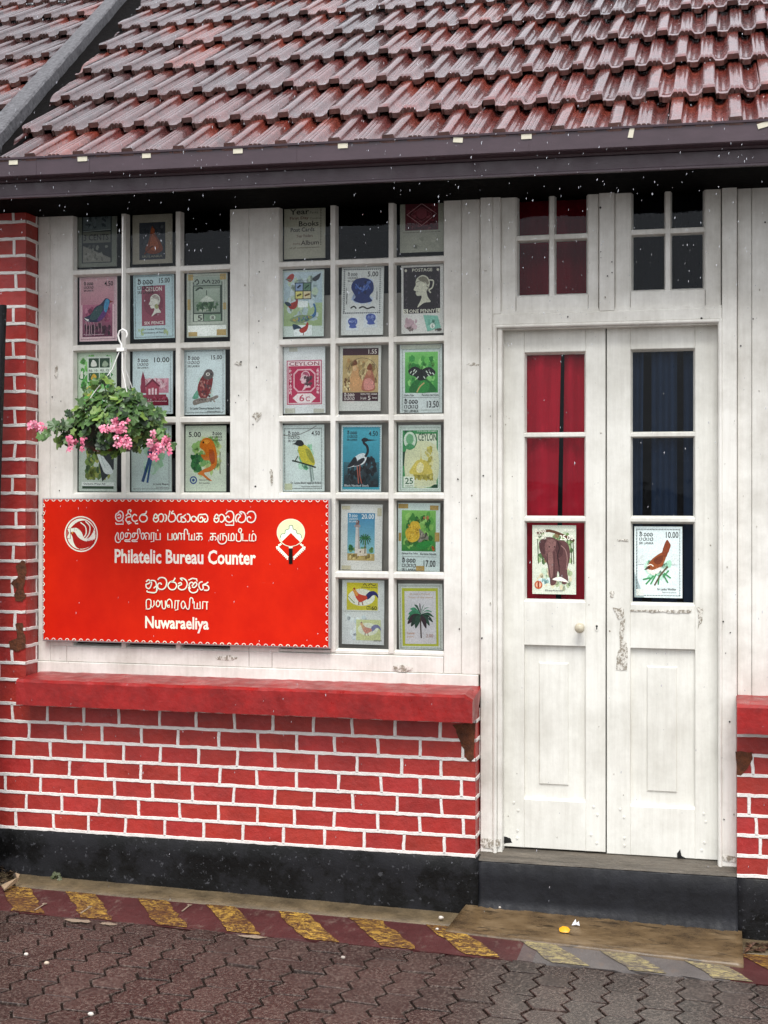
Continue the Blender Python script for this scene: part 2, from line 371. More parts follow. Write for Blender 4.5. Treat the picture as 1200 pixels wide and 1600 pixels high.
# ---- windows
def bar_v(mb, x, z0, z1, yf, depth, wf, wb):
    mb.prism([(x - wb, yf + depth), (x - wf, yf + .002), (x - wf + .002, yf), (x + wf - .002, yf), (x + wf, yf + .002), (x + wb, yf + depth)], z0, z1, 'z')
def bar_h(mb, z, x0, x1, yf, depth, wf, wb):
    mb.prism([(yf + depth, z - wb), (yf + .002, z - wf), (yf, z - wf + .002), (yf, z + wf - .002), (yf + .002, z + wf), (yf + depth, z + wb)], x0, x1, 'x')
def window(name, xs, rows, xc, off=0.0, depth=.03, wf=.0105, wb=.0165, edge=.004, top=None, glass='glass'):
    """xs: pixel centres of the vertical bars (first and last are the opening's edges); rows: pixel centres of the horizontal bars, from above"""
    mb = MB(); X = [PX(x, off) for x in xs]; Z = [top] + [PZ(xc, y, off) for y in rows]
    for i, x in enumerate(X):
        e = i in (0, len(X) - 1)
        bar_v(mb, x, Z[-1], Z[0], -off + (edge if e else .0), depth - (edge if e else 0), wf * (.6 if e else 1), wb * (.75 if e else 1))
    for i, z in enumerate(Z):
        e = i in (0, len(Z) - 1)
        bar_h(mb, z, X[0], X[-1], -off + (edge + .001 if e else .0016), depth - .003 - (edge if e else 0), wf * (.6 if e else 1), wb * (.75 if e else 1))
    f = mb.build(name, M['white'], B)
    for i in range(len(X) - 1):
        for j in range(len(Z) - 1):
            p = MB(); y = -off + depth - .002
            p.poly([(X[i], y, Z[j + 1]), (X[i + 1], y, Z[j + 1]), (X[i + 1], y, Z[j]), (X[i], y, Z[j])])
            p.build('pane', M[glass], f)
    return f
WR_L = [421.5, 541.5, 657, 775.5, 896, 1014]
WR_R = [408.5, 532, 653.5, 775.5, 899, 1019.5]
window('window', [112, 193, 278, 361], WR_L, 230, top=ZT)
window('window', [434, 520, 611, 696], WR_R, 565, top=ZT)
# ---- door frame
mb = MB(); FO = .03
def fb(xa, xb, za, zb, off, th=.08, b=.003): mb.cbox(PX(xa, off), PX(xb, off), -off, -off + th, za, zb, b)
ZTH = HC - 1.436
fb(750.5, 769.5, ZTH, ZT, FO); fb(776.5, 784.5, ZTH, PZ(780, 508, FO), FO - .006); fb(1128, 1151.5, ZTH, ZT, FO); fb(1121.5, 1123, ZTH, PZ(1122, 500, FO), FO - .006)
for x, r in ((773, .0085), (1125.5, .0075)):
    c = PX(x, FO); mb.prism([(c + r * math.cos(t * .3927), -FO + .004 + r * math.sin(t * .3927)) for t in range(16)], ZTH, PZ(x, 500, FO) if False else PZ(x, 497 if x > 900 else 508, FO), 'z', smooth=True)
zh0, zh1 = PZ(950, 508, FO), PZ(950, 486, FO)
fb(769.5, 1128, zh0 + .012, zh1, FO - .003)
c = zh0 + .006; mb.prism([(-FO + .004 + .0075 * math.cos(t * .3927), c + .0075 * math.sin(t * .3927)) for t in range(16)], PX(770, FO), PX(1128, FO), 'x', smooth=True)
mb.box(PX(776, FO), PX(1124, FO), -.018, .06, zh0 - .006, zh0 + .004)
fb(936, 960, zh1, ZT, FO - .003); fb(769.5, 782, zh1, ZT, FO - .003)
for xa, xb in ((782, 936), (960, 1127.5)): mb.box(PX(xa, .02), PX(xb, .02), -.02, .05, zh1 - .001, zh1 + .012)
def fscuff(P, off): pxblotch(mb, P, off, 1, 3, .8)
fscuff([(753, 1310), (782, 1312), (781, 1322), (770, 1326), (756, 1325), (750, 1318)], .033); fscuff([(1128, 1336), (1149, 1338), (1150, 1347), (1129, 1345)], .033)
for _ in range(26):
    cx, cy = rnd.choice([(rnd.uniform(752, 768), rnd.uniform(330, 1310)), (rnd.uniform(1129, 1150), rnd.uniform(330, 1330)), (rnd.uniform(790, 1110), rnd.uniform(488, 500)), (rnd.uniform(938, 958), rnd.uniform(320, 480))])
    r = rnd.uniform(.6, 1.7); pxblotch(mb, [(cx + r * math.cos(t * 1.05) * rnd.uniform(.6, 1.3), cy + r * math.sin(t * 1.05) * rnd.uniform(.6, 1.4)) for t in range(6)], .033, rnd.choice((1, 2, 2)), 1, 0)
mb.build('door_frame', [M['white'], M['bare'], M['hole']], B)
# ---- transom windows above the doors
def transom(x0, x1, ybot, gx, gy, xc):
    off = .012; mb = MB(); xa, xb = PX(x0, off), PX(x1, off); zb = PZ(xc, ybot, off)
    g0, g1, g2 = PX(gx[0], off), PX(gx[1], off), PX(gx[2], off); q1, q2 = PZ(xc, gy[0], off), PZ(xc, gy[1], off)
    for a, b_, c, d in ((xa, g0, zb, ZT), (g2, xb, zb, ZT), (g0, g2, zb, q2)): mb.cbox(a + .0006, b_ - .0006, -off + (.001 if c == zb and d == q2 else 0), .03, c, d, .0025)
    bar_v(mb, g1, q2, ZT, -off + .004, .03, .010, .015); bar_h(mb, q1, g0, g2, -off + .0055, .028, .010, .015)
    bar_v(mb, g0, q2, ZT, -off + .003, .03, .003, .010); bar_v(mb, g2, q2, ZT, -off + .003, .03, .003, .010); bar_h(mb, q2, g0, g2, -off + .0045, .028, .003, .010)
    f = mb.build('transom_window', [M['white']], B)
    for a, b_ in ((g0, g1), (g1, g2)):
        for c, d in ((q2, q1), (q1, ZT)):
            p = MB(); y = -off + .03; p.poly([(a, y, c), (b_, y, c), (b_, y, d), (a, y, d)]); p.build('pane', M['glass'], f)
transom(782.5, 935.5, 489, (806, 862, 919), (370, 462), 860)
transom(960.5, 1127, 482, (985, 1043.5, 1102), (360.5, 454), 1043)
# ---- door leaves
def door(x0, x1, ytop, ybot, gx, gys, px_, py_, fx, fy, xc, knob=False):
    off = -.03; y = -off; mb = MB(); P = lambda a: PX(a, off); Q = lambda b: PZ(xc, b, off)
    xa, xb, zt, zb = P(x0), P(x1), Q(ytop), Q(ybot); ga, gb = P(gx[0]), P(gx[1]); pa, pb = P(px_[0]), P(px_[1])
    th = .04
    mb.cbox(xa, ga, y, y + th, zb, zt, .002); mb.cbox(gb, xb, y, y + th, zb, zt, .002)
    mb.cbox(ga, gb, y + .0006, y + th, Q(gys[0][0]), zt, .002)
    mb.cbox(ga, gb, y + .0006, y + th, Q(py_[0]), Q(gys[-1][1]), .002)
    mb.cbox(ga, gb, y + .0006, y + th, zb, Q(py_[1]), .002)
    if pa < ga: pa = ga
    # sunk panel with raised field
    za, zc = Q(py_[1]), Q(py_[0]); mb.box(ga, gb, y + .018, y + .03, za, zc)
    mb.prism([(y + .018, za), (y + .002, za), (y + .018, za + .007)], ga, gb, 'x')
    fa, fb_, fc, fd = P(fx[0]), P(fx[1]), Q(fy[1]), Q(fy[0]); s = .004
    mb.cbox(fa, fb_, y + .0125, y + .018, fc, fd, .005)
    # glazing bars
    for i, (u, v) in enumerate(gys):
        if i: bar_h(mb, (Q(gys[i - 1][1]) + Q(u)) / 2, ga, gb, y + .003, .024, .008, (Q(gys[i - 1][1]) - Q(u)) / 2)
    for xx in (ga, gb): bar_v(mb, xx, Q(gys[-1][1]), Q(gys[0][0]), y + .004, .024, .001, .0075)
    for zz in (Q(gys[0][0]), Q(gys[-1][1])): bar_h(mb, zz, ga, gb, y + .005, .023, .001, .0085)
    for k in range(8):       # studs of the bottom rail
        sx = (gb + (xb - gb) * rnd.uniform(.25, .6)) if k % 2 else (xa + (ga - xa) * rnd.uniform(.5, .8)); sz = zb + (.035 + .03 * (k // 2)) + (.05 if k > 3 else 0)
        mb.tube([(sx, y + .003, sz), (sx, y - .003, sz)], [.006, .004], 0)
    for _ in range(34):
        cx, cy = rnd.uniform(x0 + 4, x1 - 4), rnd.uniform(ytop + 10, ybot - 8)
        if gx[0] - 4 < cx < gx[1] + 4 and cy < py_[1]: continue
        r = rnd.uniform(.5, 1.6); pxblotch(mb, [(cx + r * math.cos(t * 1.05) * rnd.uniform(.6, 1.5), cy + r * math.sin(t * 1.05) * rnd.uniform(.6, 1.8)) for t in range(6)], off + .0008, 1, 1, 0)
    if knob:
        for P_ in ([(787, 1307), (797, 1309), (800, 1317), (788, 1318)],): pxblotch(mb, P_, off + .001, 2, 3, .6)
    else:
        for P_ in ([(958, 950), (975, 950), (974, 966), (966, 968)], [(968, 970), (976, 966), (974, 1000), (980, 1005), (980, 1048), (964, 1048), (964, 1022), (970, 1010)], [(985, 953), (1080, 952), (1079, 957), (1060, 958), (1030, 957), (986, 956)], [(1088, 948), (1098, 950), (1097, 970), (1090, 985), (1092, 955)], [(966, 842), (982, 843), (982, 846), (966, 845)], [(953, 924), (959, 924), (959, 933), (953, 933)]):
            pxblotch(mb, P_, off + .0018, 1, 4, 1.5)
        pxblotch(mb, [(1063, 1327), (1065, 1338), (1072, 1341), (1058, 1341), (1058, 1334)], off + .0018, 2, 2, .6)
    d = mb.build('door', [M['white_door'], M['bare'], M['hole']], B)
    for u, v in gys:
        p = MB(); p.poly([(ga, y + .026, Q(v)), (gb, y + .026, Q(v)), (gb, y + .026, Q(u)), (ga, y + .026, Q(u))]); p.build('pane', M['glass'], d)
    return d
dl = door(785, 946, 511, 1327, (819, 915), ((550, 675), (684, 806), (817, 940)), (816, 913), (1009, 1251), (841, 888), (1036, 1228), 865, True)
dr = door(948, 1121.5, 506, 1339, (985, 1086), ((545, 674), (684, 806), (819, 945)), (985, 1085), (1014, 1262), (1010, 1058), (1042, 1239), 1035)
k = on(907, 980, -.03); mb = MB(); rows = []
for yy, r in ((.001, .016), (-.004, .016), (-.008, .008), (-.022, .008), (-.028, .016), (-.038, .020), (-.048, .018), (-.053, .011), (-.055, .001)):
    rows.append([(k.x + r * math.cos(t * .3927), k.y + yy, k.z + r * math.sin(t * .3927)) for t in range(16)])
mb.grid(rows, 0, None, True, True); fixn(mb.build('handle', M['metal'], dl))
k = on(932.5, 980, -.03); mb = MB()
mb.prism([(k.x + .008 * math.cos(t * .5236), k.z + .016 * math.sin(t * .5236)) for t in range(12)], k.y - .0025, k.y + .001, 'y')
mb.prism([(k.x + .0042 * math.cos(t * .5236), k.z + .004 + .0042 * math.sin(t * .5236)) for t in range(12)], k.y - .0032, k.y - .0022, 'y', 1); mb.box(k.x - .0022, k.x + .0022, k.y - .0031, k.y - .002, k.z - .009, k.z + .004, 1)
fixn(mb.build('keyhole', [M['white_door'], M['hole']], dl))

# ---- dark room behind, backing board behind the right window
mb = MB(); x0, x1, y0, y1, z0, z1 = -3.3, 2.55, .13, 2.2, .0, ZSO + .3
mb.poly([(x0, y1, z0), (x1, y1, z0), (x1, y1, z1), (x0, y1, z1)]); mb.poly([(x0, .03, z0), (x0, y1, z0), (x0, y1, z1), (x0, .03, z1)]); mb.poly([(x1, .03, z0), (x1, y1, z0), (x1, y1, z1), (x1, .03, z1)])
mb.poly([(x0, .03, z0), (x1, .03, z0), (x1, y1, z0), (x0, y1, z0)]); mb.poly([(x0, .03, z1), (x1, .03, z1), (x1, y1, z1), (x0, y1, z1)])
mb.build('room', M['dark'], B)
mb = MB(); mb.cbox(PX(437), PX(694), .062, .074, PZ(565, 1018), PZ(565, 456), .002)
mb.build('backing_board', M['grey_board'], B)

# ---- eaves: soffit, fascia, gutter with clips; they fall a little to the right
def eave(o): o.location = (-1.2, 0, ZSO); o.rotation_euler = (0, .008, 0); return o
xa, xb = -3.6, 2.9
mb = MB(); mb.box(xa, xb, -.372, .08, 0, .02); eave(mb.build('soffit', M['soffit'], B))
mb = MB(); mb.prism([(-.365, .0), (-.392, .0), (-.392, .007), (-.384, .011), (-.386, .058), (-.378, .062), (-.365, .062)], xa, xb, 'x'); eave(fixn(mb.build('fascia', M['purple'], B)))
mb = MB(); mb.prism([(-.36, .066), (-.37, .0655), (-.37, .059), (-.40, .059), (-.405, .066), (-.446, .070), (-.45, .074), (-.45, .136), (-.457, .137), (-.458, .1445), (-.448, .1455), (-.444, .137), (-.444, .078), (-.37, .074)], xa, xb, 'x')
for px in (56, 139, 463, 826): xx = PX(px, .45) + 1.2; mb.box(xx - .001, xx + .001, -.4512, -.449, .076, .136)
gut = eave(fixn(mb.build('gutter', M['purple'], B)))
for px, wd, a in ((20, 16, 0), (128, 17, 0), (228, 15, 0), (371, 16, 0), (535, 16, 0), (715, 15, .1), (822, 16, 0), (986, 9, 1.4), (1195, 22, -.25)):
    c = MB(); hw = wd * .5 * .00235; p = [Vector((-hw, 0, -.009)), Vector((hw, 0, -.009)), Vector((hw, 0, .009)), Vector((-hw, 0, .009))]
    xx = PX(px, .455) + 1.2
    if a > 1: a = .12; p = [Vector((-.01, 0, -.023)), Vector((.008, 0, -.023)), Vector((.01, 0, .02)), Vector((-.006, 0, .02))]
    P = [Matrix.Rotation(a, 3, 'Y') @ q for q in p]; zc = .126
    A = [(q.x + xx, -.4535, q.z + zc) for q in P]; A2 = [(q.x + xx, -.4505, q.z + zc) for q in P]
    c.poly(A); c.poly(A2[::-1])
    for i in range(4): c.poly([A[i], A2[i], A2[(i + 1) % 4], A[(i + 1) % 4]])
    c.build('clip', M['clip'], gut)
mb = MB()
# ---- tiled roof
PHI = R(31); GA, TW = .47, .206
RO = Vector((-1.2, -.405, ZSO + .112)); RM = Matrix.Rotation(.008, 3, 'Y') @ Matrix.Rotation(PHI, 3, 'X')
RN = RM @ Vector((0, 0, 1))
def roofpt(x, y, h=.05):
    p = hit(x, y, RO + RN * h, RN); q = RM.transposed() @ (p - RO); return q
def hprof(u):
    P = ((0, .024), (.012, .034), (.215, .036), (.23, .026), (.245, .004), (.275, .012), (.30, .004), (.34, -.001), (.40, -.001), (.445, .006), (.475, .022), (.50, .027), (.55, .027), (.565, .021), (.58, .027), (.635, .027), (.65, .021), (.665, .027), (.71, .026), (.74, .02), (.775, .004), (.82, -.001), (.88, -.001), (.93, .005), (.965, .018), (1.0, .022))
    return P
HP = hprof(0)
def noseo(h): return -.026 * max(0, min(1, 1 - h / .026))
def tile(mb, a0, b0, col, L=GA + .07):
    lift = .040; vs = (0, .03, .075, .15, .45, .64, .74, 1); rows = []; ja, jb = rnd.uniform(-.004, .004), rnd.uniform(-.008, .008); jr = rnd.uniform(-.012, .012)
    for v in vs:
        r = []
        for u, h in HP:
            hh = h
            if v < .1 and h < .02: hh = max(h, (.016 if v == 0 else .012 if v < .05 else .002))
            if v == 0: hh -= .006
            nb = noseo(h) * max(0, 1 - v / .15)
            x = a0 + u * TW + ja; y = b0 + v * L + nb + jb
            r.append((x + jr * (y - b0), y, hh + lift * (1 - v)))
        rows.append(r)
    mb.grid(rows[:5], 0, col, True); k = rnd.random(); c2 = tuple(Vector(col[:3]).lerp(Vector((.24, .055, .035)), .9 * k * k)) + (1,); c1 = tuple(Vector(col[:3]).lerp(Vector(c2[:3]), .4)) + (1,)
    mb.grid(rows[4:6], 0, c1, True); mb.grid(rows[5:], 0, c2, True)
    sk = [(p[0], p[1] + .004, p[2] - .022) for p in rows[0]]; mb.grid([sk, rows[0]], 0, (.105, .058, .048, 1), False)
    side = [(p[0] , p[1], p[2] - .03) for p in [r[0] for r in rows]]; mb.grid([side, [r[0] for r in rows]], 0, col, False)
def tilecol(a, b):
    t = rnd.random(); red = max(0, min(1, .62 + .25 * a - .2 * b + rnd.uniform(-.28, .28)))
    c0, c1 = Vector((.062, .030, .030)), Vector((.150, .026, .020)); c = c0.lerp(c1, red) * rnd.uniform(1.1, 1.5)
    if t > .95: c = Vector((.20, .045, .03))
    return (*c, 1)
def roof(name, rows, shift, dz, cut, sign):
    mb = MB()
    for r in rows:
        for k in range(-19, 14):
            a = k * TW + (TW * .55 if r % 2 else 0) + shift[0]; b = r * GA + shift[1]
            if sign * (a + .1 - cut[0].x - (b + .2 - cut[0].y) * (cut[1].x - cut[0].x) / (cut[1].y - cut[0].y)) < -.55: continue
            if a < -2.9 - b * .5 or a > 2.3: continue
            tile(mb, a, b, tilecol(a, b))
    o = mb.build(name, M['tile'], B); b = bmesh.new(); b.from_mesh(o.data)
    d = (cut[1] - cut[0]); n = Vector((d.y, -d.x, 0)) * sign
    bmesh.ops.bisect_plane(b, geom=b.verts[:] + b.edges[:] + b.faces[:], plane_co=Vector((cut[0].x, cut[0].y, 0)), plane_no=n, clear_inner=True)
    res = bmesh.ops.bisect_plane(b, geom=b.verts[:] + b.edges[:] + b.faces[:], plane_co=Vector((0, -.028, 0)), plane_no=Vector((0, 1, 0)), clear_inner=True)
    ex = bmesh.ops.extrude_edge_only(b, edges=[e for e in res['geom_cut'] if isinstance(e, bmesh.types.BMEdge)])['geom']     # close the cut ends over the gutter
    lay = b.loops.layers.float_color['Col']
    for q in ex:
        if isinstance(q, bmesh.types.BMVert): q.co.z -= .035; q.co.y -= .002
        elif isinstance(q, bmesh.types.BMFace):
            for lp in q.loops: lp[lay] = (.13, .06, .05, 1)
    bmesh.ops.split_edges(b, edges=[e for e in res['geom_cut'] if isinstance(e, bmesh.types.BMEdge) and e.is_valid])
    b.to_mesh(o.data); b.free()
    o.matrix_local = Matrix.Translation(RO + RN * dz) @ RM.to_4x4(); return o
def line(x0, y0, x1, y1, h): return (roofpt(x0, y0, h), roofpt(x1, y1, h))
cR = line(0, 242, 226, 0, .05); cL = line(0, 180, 164, 0, .08)
rf = roof('roof', range(0, 8), (0, -.12), 0, cR, 1)
roof('roof', range(0, 8), (.07, .19), .02, cL, -1)
def slab(name, e0, e1, h0, h1, mat, over=.35):
    (a, b), (c, d) = line(*e0, h1), line(*e1, h1); P = []
    a, b = a - (b - a) * over, b + (b - a) * over * 2; c, d = c - (d - c) * over, d + (d - c) * over * 2
    mb = MB(); n = 90; rows = []
    for i in range(n + 1):
        p, q = a.lerp(b, i / n), c.lerp(d, i / n); j = lambda s: rnd.uniform(-s, s)
        if min(p.y, q.y) < -.02: continue
        rows.append([(p.x - .004 + j(.003), p.y, h0), (p.x + j(.003), p.y, h1 - .008), (p.x + .008, p.y, h1 + j(.0015)), (q.x - .008, q.y, h1 + j(.0015)), (q.x + j(.003), q.y, h1 - .008), (q.x + .004 + j(.003), q.y, h0)])
    mb.grid(rows, 0, None, False); mb.poly(rows[0]); mb.poly(rows[-1][::-1])
    o = fixn(mb.build(name, mat, B)); o.matrix_local = Matrix.Translation(RO) @ RM.to_4x4(); return o
slab('cement_capping', (0, 172, 162, 0), (0, 206, 182, 0), -.02, .088, M['cement'])
slab('valley_channel', (0, 200, 180, 0), (0, 256, 244, 0), -.02, .034, M['moss'])
# timber deck under the tiles
mb = MB(); mb.box(-3.4, 2.8, .02, 3.4, -.05, -.012); o = mb.build('roof_deck', M['soffit'], B); o.matrix_local = Matrix.Translation(RO) @ RM.to_4x4()
# ---------------------------------------------------------------- printed things: the stamp prints in the windows and the signboard
def textmesh(s, bold=.012, cache={}):
    if s not in cache:
        c = bpy.data.curves.new('lettering', 'FONT'); c.body = s; c.resolution_u = 2; c.offset = bold
        o = bpy.data.objects.new('lettering', c); C.objects.link(o); bpy.context.view_layer.update()
        me = bpy.data.meshes.new_from_object(o.evaluated_get(bpy.context.evaluated_depsgraph_get()))
        v = [(p.co.x, p.co.y) for p in me.vertices]; f = [tuple(p.vertices) for p in me.polygons]
        bpy.data.objects.remove(o); bpy.data.curves.remove(c); bpy.data.meshes.remove(me)
        xs = [p[0] for p in v]; ys = [p[1] for p in v]; a, b, c0, d = min(xs), max(xs), min(ys), max(ys)
        cache[s] = ([((x - a) / (b - a), (y - c0) / (d - c0)) for x, y in v], f)
    return cache[s]
def smooth(pts, n=4, closed=True):
    out = []; N = len(pts)
    for i in range(N if closed else N - 1):
        if closed: p = [pts[(i + k) % N] for k in (-1, 0, 1, 2)]
        else: p = [pts[max(0, min(N - 1, i + k))] for k in (-1, 0, 1, 2)]
        for k in range(n):
            t = k / n; out.append(tuple(.5 * (2 * p[1][a] + (p[2][a] - p[0][a]) * t + (2 * p[0][a] - 5 * p[1][a] + 4 * p[2][a] - p[3][a]) * t * t + (3 * p[1][a] - p[0][a] - 3 * p[2][a] + p[3][a]) * t ** 3) for a in (0, 1)))
    if not closed: out.append(pts[-1])
    return out
class Art:
    """flat printing in its own coordinates (u to the right 0..100, v down 0..150), one thin layer above the other"""
    def __init__(s, seed=1, k=0): s.F = []; s.k = k; s.r = random.Random(seed)
    def _a(s, pts, col):
        s.F.append((pts, col, s.k))
    def q(s, col, *p):                                    # straight polygon
        s.k += 1; c = lin(col) if isinstance(col, str) else col
        p = [(p[i], p[i + 1]) for i in range(0, len(p), 2)]; P = [Vector((x, y, 0)) for x, y in p]
        for t in tessellate_polygon([P]): s._a([p[i] for i in t], c)
        return s
    def r_(s, col, x0, y0, x1, y1): return s.q(col, x0, y0, x1, y0, x1, y1, x0, y1)
    def p(s, col, *p):                                    # smooth polygon
        pts = smooth([(p[i], p[i + 1]) for i in range(0, len(p), 2)]); s.q(col, *[c for a in pts for c in a])
        xs = [a[0] for a in pts]; ys = [a[1] for a in pts]; x0, x1, y0, y1 = min(xs), max(xs), min(ys), max(ys); A_ = (x1 - x0) * (y1 - y0); base = lin(col)
        if A_ < 40: return s
        for _ in range(int(min(46, 6 + A_ / 22))):        # fine strokes of the engraving
            cx, cy = s.r.uniform(x0, x1), s.r.uniform(y0, y1); ins = False
            for i in range(len(pts)):
                a, b = pts[i], pts[i - 1]
                if (a[1] > cy) != (b[1] > cy) and cx < (b[0] - a[0]) * (cy - a[1]) / (b[1] - a[1]) + a[0]: ins = not ins
            if ins:
                f = s.r.choice((.55, .68, .8, 1.25, 1.5)); an = s.r.uniform(-.9, .9) + .9; L = s.r.uniform(1, 2.6); w_ = s.r.uniform(.35, .8); ux, uy = math.cos(an), math.sin(an)
                s.F.append(([(cx - ux * L, cy - uy * L), (cx - uy * w_, cy + ux * w_), (cx + ux * L, cy + uy * L), (cx + uy * w_, cy - ux * w_)], tuple(min(.9, v * f) for v in base[:3]) + (1,), s.k + .4))
        s.k += .5; return s
    def e(s, col, cx, cy, rx, ry=None, n=20):
        ry = ry or rx; return s.q(col, *[c for k in range(n) for c in (cx + rx * math.cos(6.2832 * k / n), cy + ry * math.sin(6.2832 * k / n))])
    def g(s, c0, c1, x0, y0, x1, y1, n=6):                # printed gradient, top to bottom
        s.k += 1; a, b = lin(c0), lin(c1)
        for i in range(n):
            t0, t1 = i / n, (i + 1) / n; m = lambda t: tuple(a[k] + (b[k] - a[k]) * t for k in range(4)); ya, yb = y0 + (y1 - y0) * t0, y0 + (y1 - y0) * t1
            s._a([(x0, ya), (x1, ya), (x1, yb), (x0, yb)], [m(t0), m(t0), m(t1), m(t1)])
        return s
    def l(s, col, wd, *p, sm=True):                       # stroke
        s.k += 1; c = lin(col); pts = [(p[i], p[i + 1]) for i in range(0, len(p), 2)]
        if sm and len(pts) > 2: pts = smooth(pts, 4, False)
        L = []; Rr = []
        for i, a in enumerate(pts):
            b0, b1 = pts[max(0, i - 1)], pts[min(len(pts) - 1, i + 1)]; dx, dy = b1[0] - b0[0], b1[1] - b0[1]; n = math.hypot(dx, dy) or 1
            L.append((a[0] - dy / n * wd / 2, a[1] + dx / n * wd / 2)); Rr.append((a[0] + dy / n * wd / 2, a[1] - dx / n * wd / 2))
        for i in range(len(pts) - 1): s._a([L[i], L[i + 1], Rr[i + 1], Rr[i]], c)
        return s
    def t(s, col, txt, x0, y0, x1, y1, bold=.012):        # lettering fitted into a box
        s.k += 1; v, f = textmesh(txt, bold); c = lin(col)
        for q in f: s._a([(x0 + v[i][0] * (x1 - x0), y1 - v[i][1] * (y1 - y0)) for i in q], c)
        return s
    def n(s, cols, x0, y0, x1, y1, num, sz):              # mottled printing
        s.k += 1
        for _ in range(num):
            cx, cy = s.r.uniform(x0 + sz, x1 - sz), s.r.uniform(y0 + sz, y1 - sz); c = lin(s.r.choice(cols)); a0 = s.r.uniform(0, 6); st = s.r.uniform(.5, 1)
            s.F.append(([(cx + sz * st * math.cos(a0 + k * 1.0472) * s.r.uniform(.5, 1), cy + sz * math.sin(a0 + k * 1.0472) * s.r.uniform(.5, 1)) for k in range(6)], c, s.k + s.r.randrange(3) * .3))
        s.k += 1; return s
    def z(s, col, x0, y0, x1, y1, sides='lrtb', st=3.2, sz=1.3):   # row of perforation teeth
        s.k += 1; c = lin(col)
        def tri(x, y, a, b): s.F.append(([(x - sz, y - sz * .7), (x + sz, y - sz * .2), (x + a * sz, y + sz), (x - sz * .6, y + sz * .5)], c, s.k))
        y = y0
        while y < y1:
            if 'l' in sides: tri(x0, y, 1, 0)
            if 'r' in sides: tri(x1, y, -1, 0)
            y += st
        x = x0
        while x < x1:
            if 't' in sides: tri(x, y0, 0, 1)
            if 'b' in sides: tri(x, y1, 0, -1)
            x += st
        return s
    def sl(s, x, y, w, col='#222'):                       # the country name in three scripts, as small as on a stamp
        h = w * .22
        for i, dx in enumerate((0, .30, .52, .74)):
            cx = x + w * (dx + .12); s.l(col, w * .05, cx - w * .08, y + h * .3, cx, y, cx + w * .09, y + h * .5, cx, y + h, cx - w * .08, y + h * .75, cx, y + h * .45)
        s.l(col, w * .05, x + w * .12, y - h * .45, x + w * .05, y - h * .1, x + w * .2, y - h * .15)
        for i, dx in enumerate((0, .26, .5, .76)):
            cx = x + w * (dx + .1); s.l(col, w * .045, cx - w * .07, y + h * 1.5, cx - w * .07, y + h * 2.3, cx + w * .08, y + h * 2.3, cx + w * .08, y + h * 1.5, cx, y + h * 1.6, sm=bool(i % 2))
        return s.t(col, 'SRI LANKA', x, y + h * 2.8, x + w, y + h * 3.6)
    def tape(s, *a, col='#b59a63'):
        for i in range(0, len(a), 4): s.r_(col, *a[i:i + 4])
        return s
    def cap(s, txt, x0, y0, x1, y1, col='#2a2a2a'): return s.t(col, txt, x0, y0, x1, y1)
    def bird(s, P, body, wing=None, head=None):
        s.p(body, *P)
        if wing: s.p(wing[0], *wing[1:])
        return s
def sheet(art, name, x0, y0, x1, y1, off, paper, label, tilt=0, group='stamp prints taped inside the panes'):
    """a sheet of paper whose corners are pixel coordinates on the plane `off` behind the wall face"""
    cx, cy = (x0 + x1) / 2, (y0 + y1) / 2; c = on(cx, cy, -off); w_ = PX(x1, -off) - PX(x0, -off); h_ = on(cx, y0, -off).z - on(cx, y1, -off).z
    mb = MB(); bend = 0; W = lambda u, v, k: ((u / 100 - .5) * w_, -k * 5e-5 - .0006 + bend * (2 * u / 100 - 1) ** 2 * (v / 150), -(v / 150 - .5) * h_)
    n = 8
    for i in range(n):
        for j in range(n): mb.poly([W(100 * i / n, 150 * (j + 1) / n, 0), W(100 * (i + 1) / n, 150 * (j + 1) / n, 0), W(100 * (i + 1) / n, 150 * j / n, 0), W(100 * i / n, 150 * j / n, 0)], 0, lin(paper))
    mb.poly([(-w_ / 2, .0045, -h_ / 2), (w_ / 2, .0045, -h_ / 2), (w_ / 2, .0045, h_ / 2), (-w_ / 2, .0045, h_ / 2)], 0, lin('#b9b7ae'))
    for pts, col, k in art.F:
        if len(pts) == 3 or isinstance(col, list) or True: mb.poly([W(min(99.7, max(.3, a)), min(149.6, max(.4, b)), k + .5) for a, b in pts], 0, col)
    o = mb.build(name, M['print'], None, c); o.rotation_euler = (rnd.uniform(-.012, .012), tilt, rnd.uniform(-.02, .02))
    tag(o, label, 'stamp print', group); return o
PO = .0385
A = Art
def P(art, px, paper, label, tilt=0, off=PO): sheet(art, 'stamp_print', *px, off, paper, 'stamp print ' + label, tilt)
def head(a, c, d, x, y, s):                                # a plain cameo head, facing left
    X_ = lambda *q: [v for i in range(0, len(q), 2) for v in (x + q[i] * s, y + q[i + 1] * s)]
    return a.p(c, *X_(-8, -26, 4, -32, 16, -28, 22, -16, 20, -4, 14, 4, 18, 18, 24, 28, 8, 30, -8, 40, 0, 24, 2, 14, -8, 14, -12, 8, -11, 4, -17, 0, -12, -10, -12, -18)).p(d, *X_(-6, -24, 4, -29, 15, -25, 20, -14, 15, -10, 12, -16, 2, -18)).l(d, 1.6 * s, *X_(-11, -16, 0, -19, 12, -14)).l(d, 2 * s, *X_(14, -8, 20, -2, 16, 4)).l(d, 1.4 * s, *X_(-9, -7, -5, -8)).l(d, 1.2 * s, *X_(-10, 5, -6, 5))
